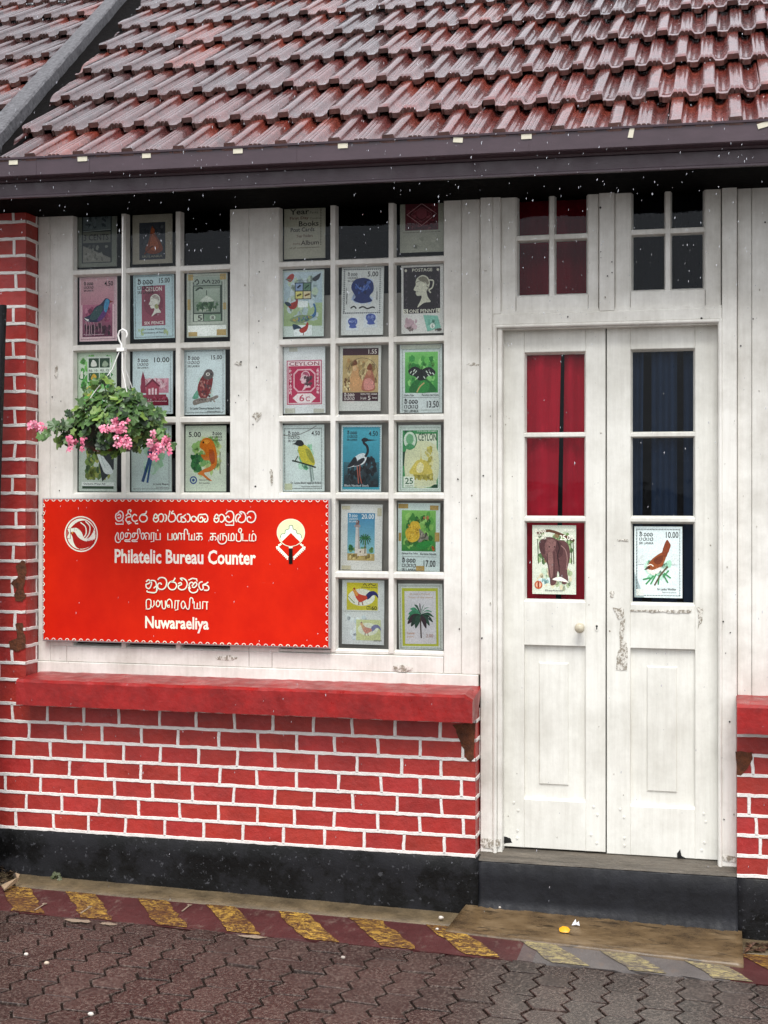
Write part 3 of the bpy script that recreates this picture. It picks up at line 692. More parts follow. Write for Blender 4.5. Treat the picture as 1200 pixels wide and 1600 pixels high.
# --- left window; the top-row prints carry eave shade in their colours
a = A(1).r_('#23292a', 13, 3, 88, 140).r_('#5d6668', 16, 8, 85, 55).n(['#4b5456', '#6b7477', '#3a4346'], 16, 8, 85, 55, 40, 6).l('#8d9390', 2, 16, 58, 85, 55).r_('#6a6c62', 16, 60, 85, 88).t('#111', '3 CENTS', 18, 66, 80, 82).n(['#4b4f4a', '#7d7f76', '#2a2e2d'], 16, 90, 85, 138, 50, 6).q('#7d7b73', 16, 95, 85, 128, 85, 138, 16, 138).n(['#5d5c56', '#8d8b83'], 16, 105, 70, 138, 25, 5)
P(a, (120, 326, 182, 417), '#75786e', 'reading 3 CENTS over a landscape, eave shade in its colours, top left pane')
a = A(2).r_('#30343c', 17, 32, 83, 138).n(['#3d4249', '#262a31', '#4a4d52'], 17, 32, 83, 138, 40, 8).p('#7a3b20', 50, 42, 55, 58, 60, 70, 72, 92, 76, 112, 60, 122, 40, 120, 32, 108, 40, 88, 44, 66).p('#a0522b', 50, 66, 60, 80, 66, 105, 50, 112, 44, 96).e('#9a4d28', 51, 56, 5, 8).l('#5c2a16', 4, 30, 122, 44, 105, 52, 100).t('#8d8a7a', 'SRI LANKA', 24, 126, 76, 132)
P(a, (207, 330, 269, 412), '#9b9486', 'of a small brown seated figure on a beige card, top row')
a = A(3).g('#c39aa0', '#b6808c', 4, 5, 92, 66).g('#b06a82', '#5a1c3a', 8, 66, 88, 140).n(['#8c3a5c', '#a84a6c', '#6e2848', '#c07a90'], 8, 66, 88, 110, 40, 8).n(['#3b1229', '#57203c', '#2a0d1e'], 8, 105, 88, 141, 40, 8)
for x in (18, 26, 31, 40): a.l('#b9919c', 1.4, x, 138, x + 1, 118, x - 4 + (x % 5), 100)
a.p('#1f2440', 12, 96, 30, 88, 42, 72, 55, 66, 64, 58, 70, 52, 78, 54, 82, 60, 78, 70, 72, 84, 64, 98, 50, 106, 34, 106, 20, 104).p('#2c4a4c', 28, 96, 38, 80, 52, 70, 62, 70, 60, 84, 50, 96, 36, 102).p('#5a2a6e', 60, 84, 70, 74, 74, 82, 66, 96, 54, 104, 48, 102).p('#3f86ad', 66, 66, 72, 54, 80, 58, 78, 70, 72, 84, 66, 80).q('#7c2a1e', 81, 57, 91, 61, 81, 63).q('#e8e4e0', 12, 96, 26, 100, 22, 104).l('#8f6a74', 2, 48, 106, 52, 128).l('#8f6a74', 2, 58, 104, 60, 130).sl(12, 15, 26).t('#1d1418', '4.50', 67, 13, 90, 24).t('#c9aab4', 'Purple Swamphen', 12, 133, 66, 137).z('#6b3546', 5, 6, 95, 145, 'rb')
P(a, (124, 431, 183, 533), '#d8b9be', 'of a purple water bird on pink, 4.50')
a = A(4).e('#8d4758', 49, 70, 29, 34).r_('#8d4758', 20, 27, 78, 42).r_('#8d4758', 20, 98, 78, 120).q('#8d4758', 20, 27, 78, 27, 78, 120, 20, 120).e('#7a3a4b', 49, 68, 24, 30).t('#e3ddd6', 'CEYLON', 30, 30, 70, 40).t('#e3ddd6', 'SIX PENCE', 26, 110, 74, 117).sl(10, 14, 40).t('#333', '15.00', 64, 10, 90, 22).t('#333', 'Sri Lanka Philately', 22, 126, 78, 131).t('#333', 'Anniversary of Stamps', 18, 134, 82, 139).n(['#aab98a', '#9fb07c'], 4, 124, 30, 146, 6, 5).n(['#aab98a'], 70, 128, 98, 146, 5, 5).z('#56636a', 4, 5, 96, 146)
head(a, '#d8d7cc', '#a39a92', 50, 70, .72); a.p('#9a9a6a', 52, 74, 58, 70, 62, 78, 56, 82)
P(a, (209, 428, 272, 529), '#b9cdd0', 'of a maroon oval with a white head on pale blue, 15.00', R(-.8))
a = A(5).r_('#3d4a40', 15, 20, 88, 113).r_('#9ba69a', 18, 8, 86, 28).r_('#8a9688', 18, 30, 82, 92).g('#a9b3a6', '#95a391', 19, 36, 81, 66).n(['#4d6b4c', '#5f7c5a', '#3c5840'], 19, 62, 81, 92, 60, 6).n(['#a8b19f'], 25, 80, 75, 92, 12, 4).p('#c8cdc0', 34, 66, 40, 58, 48, 52, 49, 38, 50, 52, 60, 58, 66, 66).l('#3a463c', 2, 49, 40, 49, 52).l('#3a463c', 4, 22, 40, 32, 34, 40, 36).l('#222', 2.4, 20, 20, 26, 14, 30, 22, 24, 26).l('#222', 2.2, 38, 24, 42, 16, 48, 22, 54, 16, 58, 24).t('#222', '220', 62, 16, 82, 25).r_('#b9c2b2', 18, 95, 40, 112).t('#222', '5', 27, 98, 38, 111).r_('#7d947d', 43, 96, 84, 112).e('#c3cbbd', 64, 104, 7, 6).t('#222', '8', 61, 100, 67, 108).r_('#eef0ea', 3, 122, 97, 147).tape(4, 137, 26, 147, 74, 132, 97, 146, 4, 2, 16, 16, 82, 2, 97, 16, 2, 60, 10, 85, 90, 70, 97, 86).z('#6e776c', 8, 6, 94, 120)
P(a, (292, 427, 355, 527), '#b7bcb0', 'in grey green showing a hill dome, taped at its corners, value 5')
a = A(6).n(['#3f8f3a', '#5fae4e', '#79bf5c', '#2d7a33', '#8fca77'], 2, 2, 98, 148, 130, 10).r_('#dfe6da', 27, 12, 86, 70).r_('#27452f', 30, 16, 56, 38).r_('#27452f', 58, 16, 83, 38).r_('#345c36', 30, 50, 56, 68).r_('#345c36', 58, 50, 83, 68).p('#e6e4da', 36, 34, 40, 20, 48, 24, 50, 34).p('#9aa890', 64, 34, 70, 22, 80, 30, 74, 36).p('#e0b13a', 36, 64, 42, 52, 50, 58, 46, 66).n(['#566', '#7a8a78'], 60, 52, 82, 66, 6, 4).t('#444', 'RS. 10', 31, 42, 52, 47).t('#444', 'RS. 12', 60, 42, 81, 47).p('#f2efe2', 8, 60, 14, 44, 16, 62).p('#d7c95a', 20, 90, 34, 80, 38, 96, 28, 104).n(['#c8dcb4', '#e7efdd'], 4, 100, 96, 148, 20, 7)
P(a, (120, 549, 182, 650), '#cfdcc6', 'in leaf green with four tiny butterfly stamps, partly behind the basket')
a = A(7).sl(12, 20, 28).t('#222', '10.00', 54, 16, 92, 28).r_('#c98a9a', 22, 66, 90, 100).n(['#b9707f', '#d8a3ae', '#e2c2c8'], 14, 62, 92, 96, 40, 7).q('#8a2c44', 26, 48, 31, 64, 34, 100, 20, 100, 22, 64).q('#a23a50', 34, 82, 50, 68, 66, 84, 66, 110, 34, 110).q('#6e1e34', 30, 84, 50, 66, 70, 84, 66, 86, 50, 72, 34, 86).r_('#e6cdd2', 40, 90, 45, 108).r_('#e6cdd2', 48, 88, 53, 108).r_('#e6cdd2', 56, 90, 61, 108).r_('#8c2a40', 18, 104, 84, 114).n(['#8c2a40', '#6a1a2e', '#b35065'], 14, 106, 92, 130, 45, 6).r_('#7a1f35', 20, 116, 90, 130).t('#e9cfd4', 'Post Office Nuwaraeliya', 26, 118, 86, 122).z('#66707a', 5, 6, 95, 145, 'rb')
P(a, (207, 548, 270, 647), '#d2dfe0', 'of a crimson towered building, 10.00')
def owl(a):
    a.p('#7c2a2c', 40, 112, 32, 96, 36, 76, 46, 60, 58, 54, 66, 58, 70, 70, 66, 90, 58, 108, 48, 116).n(['#9a4644', '#5e2024', '#b97a72', '#4a4044'], 36, 66, 68, 112, 40, 4).p('#5c5250', 46, 62, 54, 48, 66, 48, 72, 58, 66, 68, 54, 70).e('#d8cfc6', 58, 58, 5, 4).e('#222', 58, 58, 2).e('#222', 66, 58, 2).p('#8b8078', 22, 118, 40, 112, 62, 112, 80, 106, 82, 112, 62, 120, 40, 124, 24, 128).n(['#5d554f', '#a79e95'], 24, 110, 80, 124, 16, 3).p('#6aa58c', 20, 112, 32, 94, 34, 112)
    return a
a = owl(A(8).n(['#c3d8cf', '#d8e6df'], 22, 60, 80, 118, 20, 12).sl(8, 18, 30).t('#222', '15.00', 66, 15, 92, 25)).t('#222', 'Sri Lanka Chestnut Backed Owlet', 14, 133, 88, 138).t('#555', 'Glaucidium', 56, 141, 88, 144).z('#3c4046', 4, 5, 95, 145, 'rblt')
P(a, (288, 545, 352, 648), '#d7e2e2', 'of a red brown owl on a branch, 15.00')
a = A(9).n(['#5b7a38', '#7f9a45', '#3f5c2b', '#a4ab52'], 10, 20, 92, 128, 90, 10).q('#22282a', 40, 6, 92, 6, 92, 100, 62, 128, 52, 80).p('#e6ebea', 42, 4, 56, 4, 58, 40, 64, 70, 82, 92, 90, 108, 70, 110, 58, 90, 46, 60).l('#f3f6f4', 4, 34, 40, 44, 36, 48, 60).l('#c7d2d2', 2, 50, 10, 54, 60, 70, 96).n(['#8f9a3f', '#6b7a2e'], 10, 90, 50, 128, 30, 8).r_('#e7ece6', 8, 129, 94, 138).t('#333', 'Diyaluma Water Fall', 14, 131, 70, 136).r_('#2e4a2f', 10, 138, 92, 144)
P(a, (123, 663, 183, 768), '#c9d3c8', 'of a white waterfall among green slopes, below the flower basket', R(.4))
a = A(10).n(['#bfe0c4', '#d3eadb', '#a9d4ae'], 25, 40, 90, 120, 30, 13).p('#2f5f9a', 40, 62, 52, 44, 66, 34, 78, 32, 84, 40, 78, 54, 66, 66, 52, 70).p('#1c3c66', 42, 60, 58, 48, 70, 46, 60, 62, 48, 70).l('#1f4a7c', 7, 48, 66, 40, 92, 28, 128).l('#28598e', 5, 52, 68, 46, 96, 40, 130).q('#b5472e', 84, 36, 94, 40, 84, 42).t('#222', 'Sri Lanka Magpie', 54, 131, 92, 136).t('#666', 'Urocissa ornata', 62, 139, 92, 142).z('#2f3a3a', 5, 6, 94, 144, 'rb')
P(a, (205, 665, 268, 768), '#d7e5e0', 'of a long tailed blue bird, half hidden by pink blossoms')
a = A(11).n(['#b7d68a', '#9cc67a', '#d3e2a0', '#7fb368'], 8, 20, 94, 120, 70, 12).n(['#2f7a3c', '#3f9148', '#1f5c30'], 8, 60, 50, 110, 40, 8).p('#d9781e', 36, 40, 44, 30, 56, 28, 68, 36, 74, 50, 78, 70, 76, 92, 62, 104, 46, 108, 56, 118, 66, 126, 56, 124, 42, 114, 30, 110, 44, 100, 62, 92, 60, 80, 46, 78, 38, 66, 50, 66, 44, 56, 36, 50).p('#f0a03c', 42, 36, 52, 32, 60, 36, 52, 42).p('#b4520f', 58, 56, 70, 58, 72, 84, 62, 84).e('#2a1a08', 44, 38, 2.4).sl(66, 16, 24).t('#222', '5.00', 8, 14, 38, 26).e('#35508f', 20, 124, 9, 9).e('#cfe0d0', 20, 124, 6, 6).e('#35508f', 20, 124, 3.5).t('#333', 'National Frog', 34, 122, 60, 126).t('#333', 'Sri Lanka', 34, 129, 60, 132).t('#5c4a1a', 'WILDLIFE', 84, 60, 87, 110)
P(a, (290, 665, 353, 768), '#dbe5d2', 'of a bright orange tree frog on green, 5.00')
# --- right window; papers in its top row are coloured dimmer for eave shade
a = A(12)
for s_, x, y, w_, h_, c in (('Year', 14, 9, 47, 16, '#1a1a1a'), ('Packs', 63, 17, 20, 7, '#6a6a62'), ('First Day', 14, 31, 46, 10, '#5a2a28'), ('Covers', 63, 34, 24, 6, '#6a6a62'), ('Books', 36, 44, 48, 15, '#1a1a1a'), ('Post Cards', 16, 62, 58, 12, '#1a1a1a'), ('Year Folders', 30, 82, 40, 8, '#5a3a36'), ('Stamp', 22, 105, 18, 6, '#5a3a36'), ('Album', 41, 99, 44, 13, '#2a1512'), ('of all commemorations', 14, 117, 72, 4, '#5a4a42')): a.t(c, s_, x, y, x + w_, y + h_)
a.z('#1c1c1c', 90, 4, 90, 116, 'r', 4.5, 2)
P(a, (444, 321, 508, 404), '#a9a595', 'of lettering only, Year Packs, Books, Post Cards and Album')
a = A(13).r_('#561722', 12, 4, 88, 84).n(['#6e2430', '#471019', '#7f3a44'], 12, 4, 88, 84, 60, 6).l('#b98d8f', 2, 50, 4, 84, 36, 50, 70, 16, 36, 50, 4, sm=False).l('#8d5a60', 1.2, 50, 14, 74, 36, 50, 58, 26, 36, 50, 14, sm=False).e('#7f3a44', 50, 34, 12, 16).t('#1e0a0d', 'TEN RUPEES FIFTY CENTS', 16, 74, 84, 82).z('#3a3a36', 8, 90, 92, 90, 'b').n(['#9a9a8c', '#aaa99b'], 4, 96, 96, 146, 14, 9)
P(a, (625, 316, 693, 394), '#a3a294', 'of a dark maroon stamp with a diamond, top right pane')
a = A(14).g('#bccbd2', '#a9bcc4', 4, 4, 96, 74).g('#a7b98e', '#97ab7c', 4, 74, 96, 126).n(['#c6d2d6', '#aebfc2', '#b9c9b0'], 4, 4, 96, 126, 40, 12).r_('#2b3440', 30, 28, 70, 66).r_('#8fa3c4', 32, 30, 49, 46).r_('#5f7f68', 51, 30, 68, 46).r_('#d9cf7c', 32, 48, 49, 64).r_('#d8c9a0', 51, 48, 68, 64).l('#1c2433', 4, 36, 40, 44, 34).l('#24402e', 3, 54, 42, 64, 34).l('#59501e', 4, 35, 58, 46, 54).l('#6b4b22', 4, 54, 58, 66, 54).r_('#e9eeec', 38, 70, 62, 84).p('#a03c34', 18, 10, 26, 8, 28, 16, 20, 26, 10, 20).l('#6f7a6a', 3, 8, 20, 22, 22).p('#34383f', 72, 20, 84, 12, 92, 8, 88, 20, 78, 26).p('#9a2f28', 14, 80, 22, 74, 32, 70, 36, 64, 38, 72, 34, 84, 24, 88).p('#243c4e', 6, 72, 16, 72, 22, 80, 12, 80).p('#3d6a96', 74, 100, 78, 88, 74, 78, 78, 76, 82, 90, 80, 104, 66, 112, 52, 116).p('#7f8f6c', 18, 112, 40, 102, 62, 102, 74, 106, 60, 116, 36, 120).n(['#4a7a6a', '#b29a50', '#5a6f8a'], 22, 102, 70, 118, 20, 3.5).r_('#e3e9e8', 28, 124, 72, 148).p('#a83228', 44, 132, 56, 126, 60, 118, 64, 122, 60, 136, 50, 142, 42, 138).p('#20384c', 26, 122, 38, 124, 48, 132, 38, 132, 28, 134).l('#7a3a20', 1.6, 52, 140, 52, 147)
P(a, (441, 422, 506, 526), '#c4cfc9', 'sheet with a peacock, roosters and four small stamps', R(.5))
def gem(a, cx, cy, s, c=('#1b2b62', '#2c4a94', '#121c44', '#5672b4')):
    a.p(c[0], cx - 24 * s, cy - 6 * s, cx - 16 * s, cy - 22 * s, cx + 6 * s, cy - 26 * s, cx + 24 * s, cy - 18 * s, cx + 27 * s, cy, cx + 18 * s, cy + 12 * s, cx + 24 * s, cy + 22 * s, cx, cy + 26 * s, cx - 18 * s, cy + 20 * s, cx - 14 * s, cy + 12 * s)
    a.n([c[1], c[2], c[3]], cx - 22 * s, cy - 22 * s, cx + 24 * s, cy + 10 * s, 26, 5 * s); return a.l(c[3], 1.5 * s, cx - 14 * s, cy - 14 * s, cx, cy - 2 * s, cx + 16 * s, cy - 16 * s)
a = A(15).n(['#b9c4d8', '#a4b3cf'], 18, 24, 82, 88, 22, 12).sl(14, 16, 24).t('#222', '5.00', 62, 13, 87, 24)
gem(a, 48, 54, 1.05); a.l('#222', 3, 22, 92, 30, 88, 36, 93).l('#222', 3, 42, 92, 52, 89, 62, 93, 74, 90, 80, 92).t('#333', 'Blue Sapphire', 83, 46, 86, 84).t('#333', 'Gem', 11, 46, 14, 84).r_('#d0d4d6', 12, 112, 42, 140).r_('#d0d4d6', 54, 102, 86, 134)
gem(a, 27, 124, .44, ('#46589a', '#6b7cb4', '#35447e', '#8b98c4')); gem(a, 70, 116, .46, ('#46589a', '#6b7cb4', '#35447e', '#8b98c4')); a.z('#444a50', 6, 8, 92, 102, 'lrtb', 4.5, 2)
P(a, (533.6, 415, 599, 523.5), '#cfd0cc', 'of a deep blue cut gemstone, 5.00', R(.8))
a = A(16).r_('#2a2228', 5, 5, 92, 106).n(['#3a3138', '#1d171c', '#4a4048'], 5, 5, 16, 106, 40, 3).n(['#3a3138', '#1d171c', '#5a5056'], 80, 5, 92, 106, 46, 3).r_('#241d22', 17, 17, 79, 92)
head(a, '#c9c6b4', '#7d7868', 46, 54, .98).l('#c9c6b4', 3, 66, 34, 76, 36, 74, 50, 66, 56, 70, 62).r_('#d8d4c4', 5, 96, 16, 106).r_('#d8d4c4', 82, 96, 92, 106).t('#222', 'S', 7, 97, 14, 105).t('#222', 'L', 84, 97, 90, 105).t('#d8d4c4', 'POSTAGE', 26, 8, 74, 15).t('#d8d4c4', 'ONE PENNY', 19, 97, 80, 105).e('#cfc9b8', 11, 12, 3).e('#cfc9b8', 87, 12, 3).n(['#c3a9ae', '#b79ba2'], 4, 112, 42, 146, 24, 7).q('#7fb5a4', 52, 110, 86, 112, 94, 138, 62, 146).n(['#6aa391', '#93c3b3'], 58, 114, 86, 138, 16, 6).e('#d8dcd4', 74, 134, 6, 6).t('#333', '6', 72, 131, 76, 138).n(['#77736a', '#5e5a54'], 72, 138, 97, 147, 8, 4).n(['#7a6a68'], 8, 132, 34, 147, 8, 4)
P(a, (627, 413.6, 693, 521), '#d2cfca', 'of a black stamp with a pale cameo head, reading ONE PENNY')
a = A(17).r_('#b23a5c', 8, 30, 92, 130).r_('#e6d2d6', 10, 32, 90, 128).r_('#b92f56', 12, 34, 88, 126).r_('#ead9da', 12, 32, 88, 43).t('#8a1f3f', 'CEYLON', 14, 33.5, 86, 42).n(['#d88aa0', '#e4b0bd', '#9c2448'], 12, 46, 22, 110, 40, 2.6).n(['#d88aa0', '#e4b0bd', '#9c2448'], 78, 46, 88, 110, 40, 2.6).q('#e4b8c2', 34, 50, 66, 50, 77, 60, 77, 92, 66, 102, 34, 102, 24, 92, 24, 60).q('#b01f4a', 36, 53, 64, 53, 74, 62, 74, 90, 64, 99, 36, 99, 27, 90, 27, 62)
head(a, '#e6c6cc', '#a8506a', 50, 74, .62).n(['#5c4048', '#7a5560', '#4a3038'], 46, 62, 74, 92, 16, 5).q('#efe3e2', 34, 105, 66, 105, 78, 115, 66, 126, 34, 126, 22, 115).t('#b01f4a', '6', 38, 107, 50, 123).t('#b01f4a', 'C', 53, 112, 64, 123).tape(14, 1, 34, 10, 4, 138, 28, 149, 72, 140, 97, 149, col='#c2c2b4')
for i, ch in enumerate('POSTAGE'): a.t('#f0dfe2', ch, 14, 52 + i * 8, 20, 57 + i * 8)
for i, ch in enumerate('REVENUE'): a.t('#f0dfe2', ch, 80, 52 + i * 8, 86, 57 + i * 8)
P(a, (443, 542, 508, 646), '#dfe3e2', 'in crimson reading CEYLON 6c, set low on white paper', R(-.4))
a = A(18).r_('#42232c', 8, 8, 94, 128).r_('#b9a272', 8, 24, 94, 108).n(['#c9b684', '#a88e5c', '#d8c698', '#8d7448', '#b08a58'], 8, 24, 94, 108, 90, 9).p('#c79a6a', 30, 64, 34, 50, 40, 46, 46, 54, 48, 70, 56, 84, 54, 104, 26, 104, 24, 84).p('#a86a54', 62, 72, 68, 60, 76, 56, 82, 66, 86, 84, 84, 104, 56, 104, 56, 86).p('#cf8f86', 60, 82, 72, 76, 84, 86, 82, 100, 62, 102).p('#6e3f20', 32, 46, 38, 34, 44, 44).p('#7a4426', 66, 56, 74, 42, 80, 56).e('#d8b488', 37, 54, 5, 6).e('#c08a68', 72, 64, 5, 6).n(['#6b4a24', '#e0cfa0'], 10, 74, 30, 106, 22, 4).l('#5d4a3a', 1, 20, 60, 30, 40, 54, 30, 80, 38, 92, 60, 82, 92).t('#eadfd8', '1.55', 70, 11, 90, 21).sl(12, 111, 26, '#e6dcd6').t('#e6dcd6', 'SOUTH ASIA', 52, 110, 92, 114).t('#e6dcd6', 'Sri Lanka', 52, 118, 66, 124).t('#e6dcd6', '5', 70, 116, 76, 126).t('#e6dcd6', 'Stamps', 80, 118, 92, 124)
P(a, (530, 538.5, 595, 642), '#d5d5cf', 'of two painted women on ochre with dark bands, 1.55', R(.5))
a = A(19).g('#7cc46a', '#2f8a3c', 12, 16, 90, 106).n(['#4ea04a', '#68b858', '#2f7f38', '#8ed078', '#3f9448'], 12, 16, 90, 106, 70, 10).p('#1f6a2e', 24, 104, 34, 80, 56, 74, 74, 84, 84, 104).p('#2f8a3e', 40, 104, 52, 78, 70, 88, 64, 104).l('#c3a872', 3, 40, 105, 48, 92, 58, 84).p('#191a1c', 20, 56, 34, 48, 46, 52, 51, 56, 58, 52, 72, 50, 84, 60, 80, 68, 66, 70, 58, 78, 44, 78, 36, 70, 24, 66)
for x, y in ((28, 58), (34, 62), (40, 57), (62, 58), (70, 60), (77, 62), (44, 70), (56, 70), (36, 54), (66, 65)): a.l('#d5dcd2', 2.4, x, y, x + (4 if x > 50 else -4), y + 5)
a.l('#111', 3, 51, 54, 51, 76).l('#777', .8, 8, 116, 94, 116).t('#222', 'Ceylon Tiger', 10, 109, 34, 114).t('#222', 'Parantica taprobana', 52, 109, 92, 114).sl(10, 122, 34).t('#222', '13.50', 64, 124, 92, 139).tape(2, 1, 98, 9, col='#c3c6b8').z('#9aa39c', 6, 10, 94, 144)
P(a, (625, 538.5, 690.7, 645), '#d3dad8', 'of a black and white butterfly on green, 13.50')
a = A(20).n(['#9ccfae', '#6fb288', '#b8dcc4', '#4f9a6c'], 30, 40, 80, 105, 40, 9).sl(14, 16, 28).t('#222', '4.50', 70, 14, 90, 24).l('#7d8078', 1.5, 2, 22, 30, 24, 60, 14, 82, 2).p('#cfc23c', 38, 50, 50, 44, 62, 50, 72, 66, 78, 84, 74, 92, 62, 92, 50, 86, 42, 72).p('#9c9a38', 56, 54, 68, 60, 77, 84, 70, 84, 60, 70).p('#1d1d1f', 30, 42, 38, 34, 48, 36, 52, 44, 44, 48, 36, 46).q('#1d1d1f', 32, 40, 24, 43, 33, 44).l('#8a9a94', 4, 66, 92, 70, 128).l('#9fb0a8', 3, 70, 90, 75, 124).l('#2d3a30', 3.4, 24, 80, 48, 86, 80, 96).l('#39422c', 2.2, 30, 82, 38, 70).t('#222', 'Sri Lanka Black capped Bulbul', 20, 128, 92, 134).t('#555', 'Pycnonotus melanicterus', 46, 137, 92, 141).z('#3a4246', 6, 8, 94, 143).tape(6, 132, 24, 146, col='#c5c9a8')
P(a, (441, 664, 506.5, 768), '#dae4e0', 'of a yellow bird with a black cap, 4.50', R(-.3))
a = A(21).r_('#3f9fb4', 3, 4, 97, 146).g('#4fb0c2', '#3a8fa4', 6, 8, 94, 90).g('#3a6f7c', '#17191c', 6, 84, 94, 140).n(['#14171a', '#22262a', '#2d3a40'], 6, 88, 94, 140, 50, 9).n(['#1c2226', '#2a3238'], 50, 66, 94, 100, 18, 9).p('#e4e9ea', 16, 96, 28, 78, 44, 66, 58, 64, 64, 72, 58, 86, 44, 92, 30, 94).p('#1b1d22', 16, 96, 26, 80, 34, 72, 40, 80, 34, 90).p('#22252b', 32, 92, 42, 80, 56, 74, 58, 80, 46, 90).l('#1b1e25', 6, 60, 72, 66, 60, 64, 48, 56, 40, 56, 33).p('#1b1e25', 50, 34, 56, 29, 66, 31, 64, 37, 54, 38).q('#22252a', 63, 32, 90, 34, 64, 36.5).l('#a85a4a', 2.6, 40, 92, 42, 110, 44, 132).l('#a85a4a', 2.6, 47, 90, 47, 112, 52, 132).sl(14, 15, 26).t('#14303a', '4.50', 68, 14, 91, 25).t('#cfd6d8', 'Black Necked Stork', 9, 134, 70, 139).z('#e9eeee', 3, 4, 97, 146, 'lrtb', 4, 1.4)
P(a, (533, 664, 596, 768), '#d3dedc', 'of a black and white stork against teal, 4.50', R(.5))
a = A(22).r_('#3d8f55', 10, 12, 93, 142).r_('#1f4630', 14, 12, 34, 18).r_('#1f4630', 10, 60, 17, 92).r_('#1f4630', 78, 134, 93, 142).r_('#e0e4cf', 20, 20, 90, 134).p('#d6d7b4', 22, 46, 88, 46, 88, 132, 22, 132).n(['#c9bd66', '#d8d19a', '#b5a84a'], 60, 44, 88, 100, 26, 6).n(['#c9bd66', '#b5a84a', '#a89a3c'], 30, 104, 88, 128, 40, 6).p('#cdbb5c', 28, 110, 34, 92, 44, 80, 52, 76, 53, 50, 55, 76, 64, 80, 74, 92, 78, 110).p('#e4dcae', 44, 92, 52, 84, 60, 92, 56, 106, 44, 106).e('#2f8048', 27, 34, 17, 22).e('#cfdccb', 27, 34, 14.5, 19).e('#74ac80', 27, 32, 9, 12).p('#4b9460', 16, 52, 22, 43, 32, 43, 39, 51, 28, 54).t('#24502f', 'CEYLON', 47, 19, 90, 36).r_('#dfe6d8', 12, 116, 38, 141).t('#1f5a34', '25', 16, 119, 35, 133).t('#1f5a34', 'CENTS', 16, 136, 35, 139).t('#dfe6d8', 'POSTAGE REVENUE', 42, 137, 74, 140).t('#dfe6d8', 'CEYLON STAMPS', 44, 13, 90, 16).z('#9fb0a4', 5, 6, 97, 146)
P(a, (622.5, 664, 688.7, 768), '#d6e0d8', 'in green and gold with a domed shrine and oval portrait, value 25')
a = A(23).g('#3f86ad', '#8cc0c9', 16, 20, 82, 112).n(['#5f8a4a', '#7a9a58'], 16, 92, 82, 112, 16, 6).r_('#b9a26a', 16, 112, 82, 128).n(['#c9b26a', '#a88a4c', '#d8c68a', '#8f7a48'], 16, 108, 82, 128, 30, 6).q('#d8cfc8', 36, 50, 44, 50, 47, 112, 34, 112).q('#b3a8a2', 41, 50, 44, 50, 47, 112, 42, 112).r_('#a8928c', 33, 47, 47, 52).r_('#8c6a62', 36, 41, 44, 47).e('#7a564e', 40, 40, 5, 4).l('#555', 1, 40, 37, 40, 33).q('#e0d4c4', 42, 102, 62, 100, 64, 116, 40, 118).r_('#6a4a3a', 46, 106, 49, 110).l('#6f5a3c', 2.4, 59, 112, 59, 82)
for t in range(13): a.l(('#2f6a3c', '#3f7f48', '#274f30')[t % 3], 2.4, 59, 78, 59 + 9 * math.cos(t * .483), 76 - 6 * math.sin(t * .483) , 59 + 14 * math.cos(t * .483), 80 - 13 * math.sin(t * .483))
a.n(['#3f7f48', '#2f6a3c'], 16, 90, 34, 108, 14, 5).t('#f2f2ee', '20.00', 50, 22, 80, 33).sl(19, 24, 22, '#e2ecee').tape(2, 4, 22, 12, 88, 8, 98, 26, 3, 140, 25, 149, col='#c8c0a4')
P(a, (532.7, 788, 597, 891), '#dedcd6', 'of a white lighthouse beside a palm, 20.00', R(.7))
a = A(24).g('#86bf62', '#2f7a34', 9, 16, 90, 106).n(['#5fa048', '#3f8038', '#86b85c', '#2a6a30', '#9ac870'], 9, 16, 90, 106, 70, 10).n(['#b07a50', '#a8683c'], 56, 26, 80, 38, 6, 5).n(['#c25a30'], 78, 92, 90, 106, 5, 5).p('#2f8a3c', 44, 92, 62, 84, 86, 84, 70, 98, 52, 100).p('#d9b33a', 42, 40, 50, 44, 54, 58, 52, 74, 44, 84, 30, 86, 20, 76, 18, 62, 26, 54, 32, 42).n(['#c79a2a', '#e6c65a', '#a87f24'], 20, 46, 50, 82, 40, 2.6).p('#8a8478', 50, 56, 58, 62, 66, 70, 72, 72, 72, 80, 62, 80, 54, 86, 48, 84, 52, 72).n(['#6a655c', '#a8a296', '#504c46'], 48, 62, 72, 84, 16, 3.4).t('#222', 'Pumaque Grass Yellow', 10, 109, 48, 114).t('#222', 'Eurema blanda', 54, 109, 92, 114).l('#777', .8, 10, 118, 92, 118).sl(10, 123, 34).t('#222', '17.00', 62, 125, 90, 140).tape(1, 2, 24, 12, 76, 5, 96, 15, 88, 64, 99, 84, 2, 66, 8, 84, 44, 138, 64, 149, col='#b39456')
P(a, (621.6, 786, 687.4, 892.7), '#d3dfdc', 'of a yellow butterfly on a leaf, 17.00', R(.5))
def rooster(a, x, y, s, c=('#c8452e', '#e09a4a', '#2b2c66', '#8a2420')):
    X_ = lambda *q: [v for i in range(0, len(q), 2) for v in (x + q[i] * s, y + q[i + 1] * s)]
    return a.p(c[2], *X_(10, -4, 20, -16, 34, -18, 44, -10, 46, 2, 38, -6, 30, -6, 22, 2, 14, 6)).p(c[0], *X_(-24, -14, -18, -18, -10, -10, 2, -6, 12, -4, 14, 4, 4, 10, -6, 14, -14, 8, -20, -2)).p(c[1], *X_(-28, -20, -22, -24, -16, -16, -12, -6, -18, -4, -24, -12)).q(c[3], *X_(-27, -24, -24, -28, -20, -25, -22, -21)).l(c[3], 2.6 * s, *X_(-10, 12, -10, 22)).l(c[3], 2.6 * s, *X_(-1, 12, 2, 22))
a = A(25).g('#d6c92e', '#c9bf3a', 11, 6, 85, 70).e('#e6e8dc', 46, 40, 32, 20)
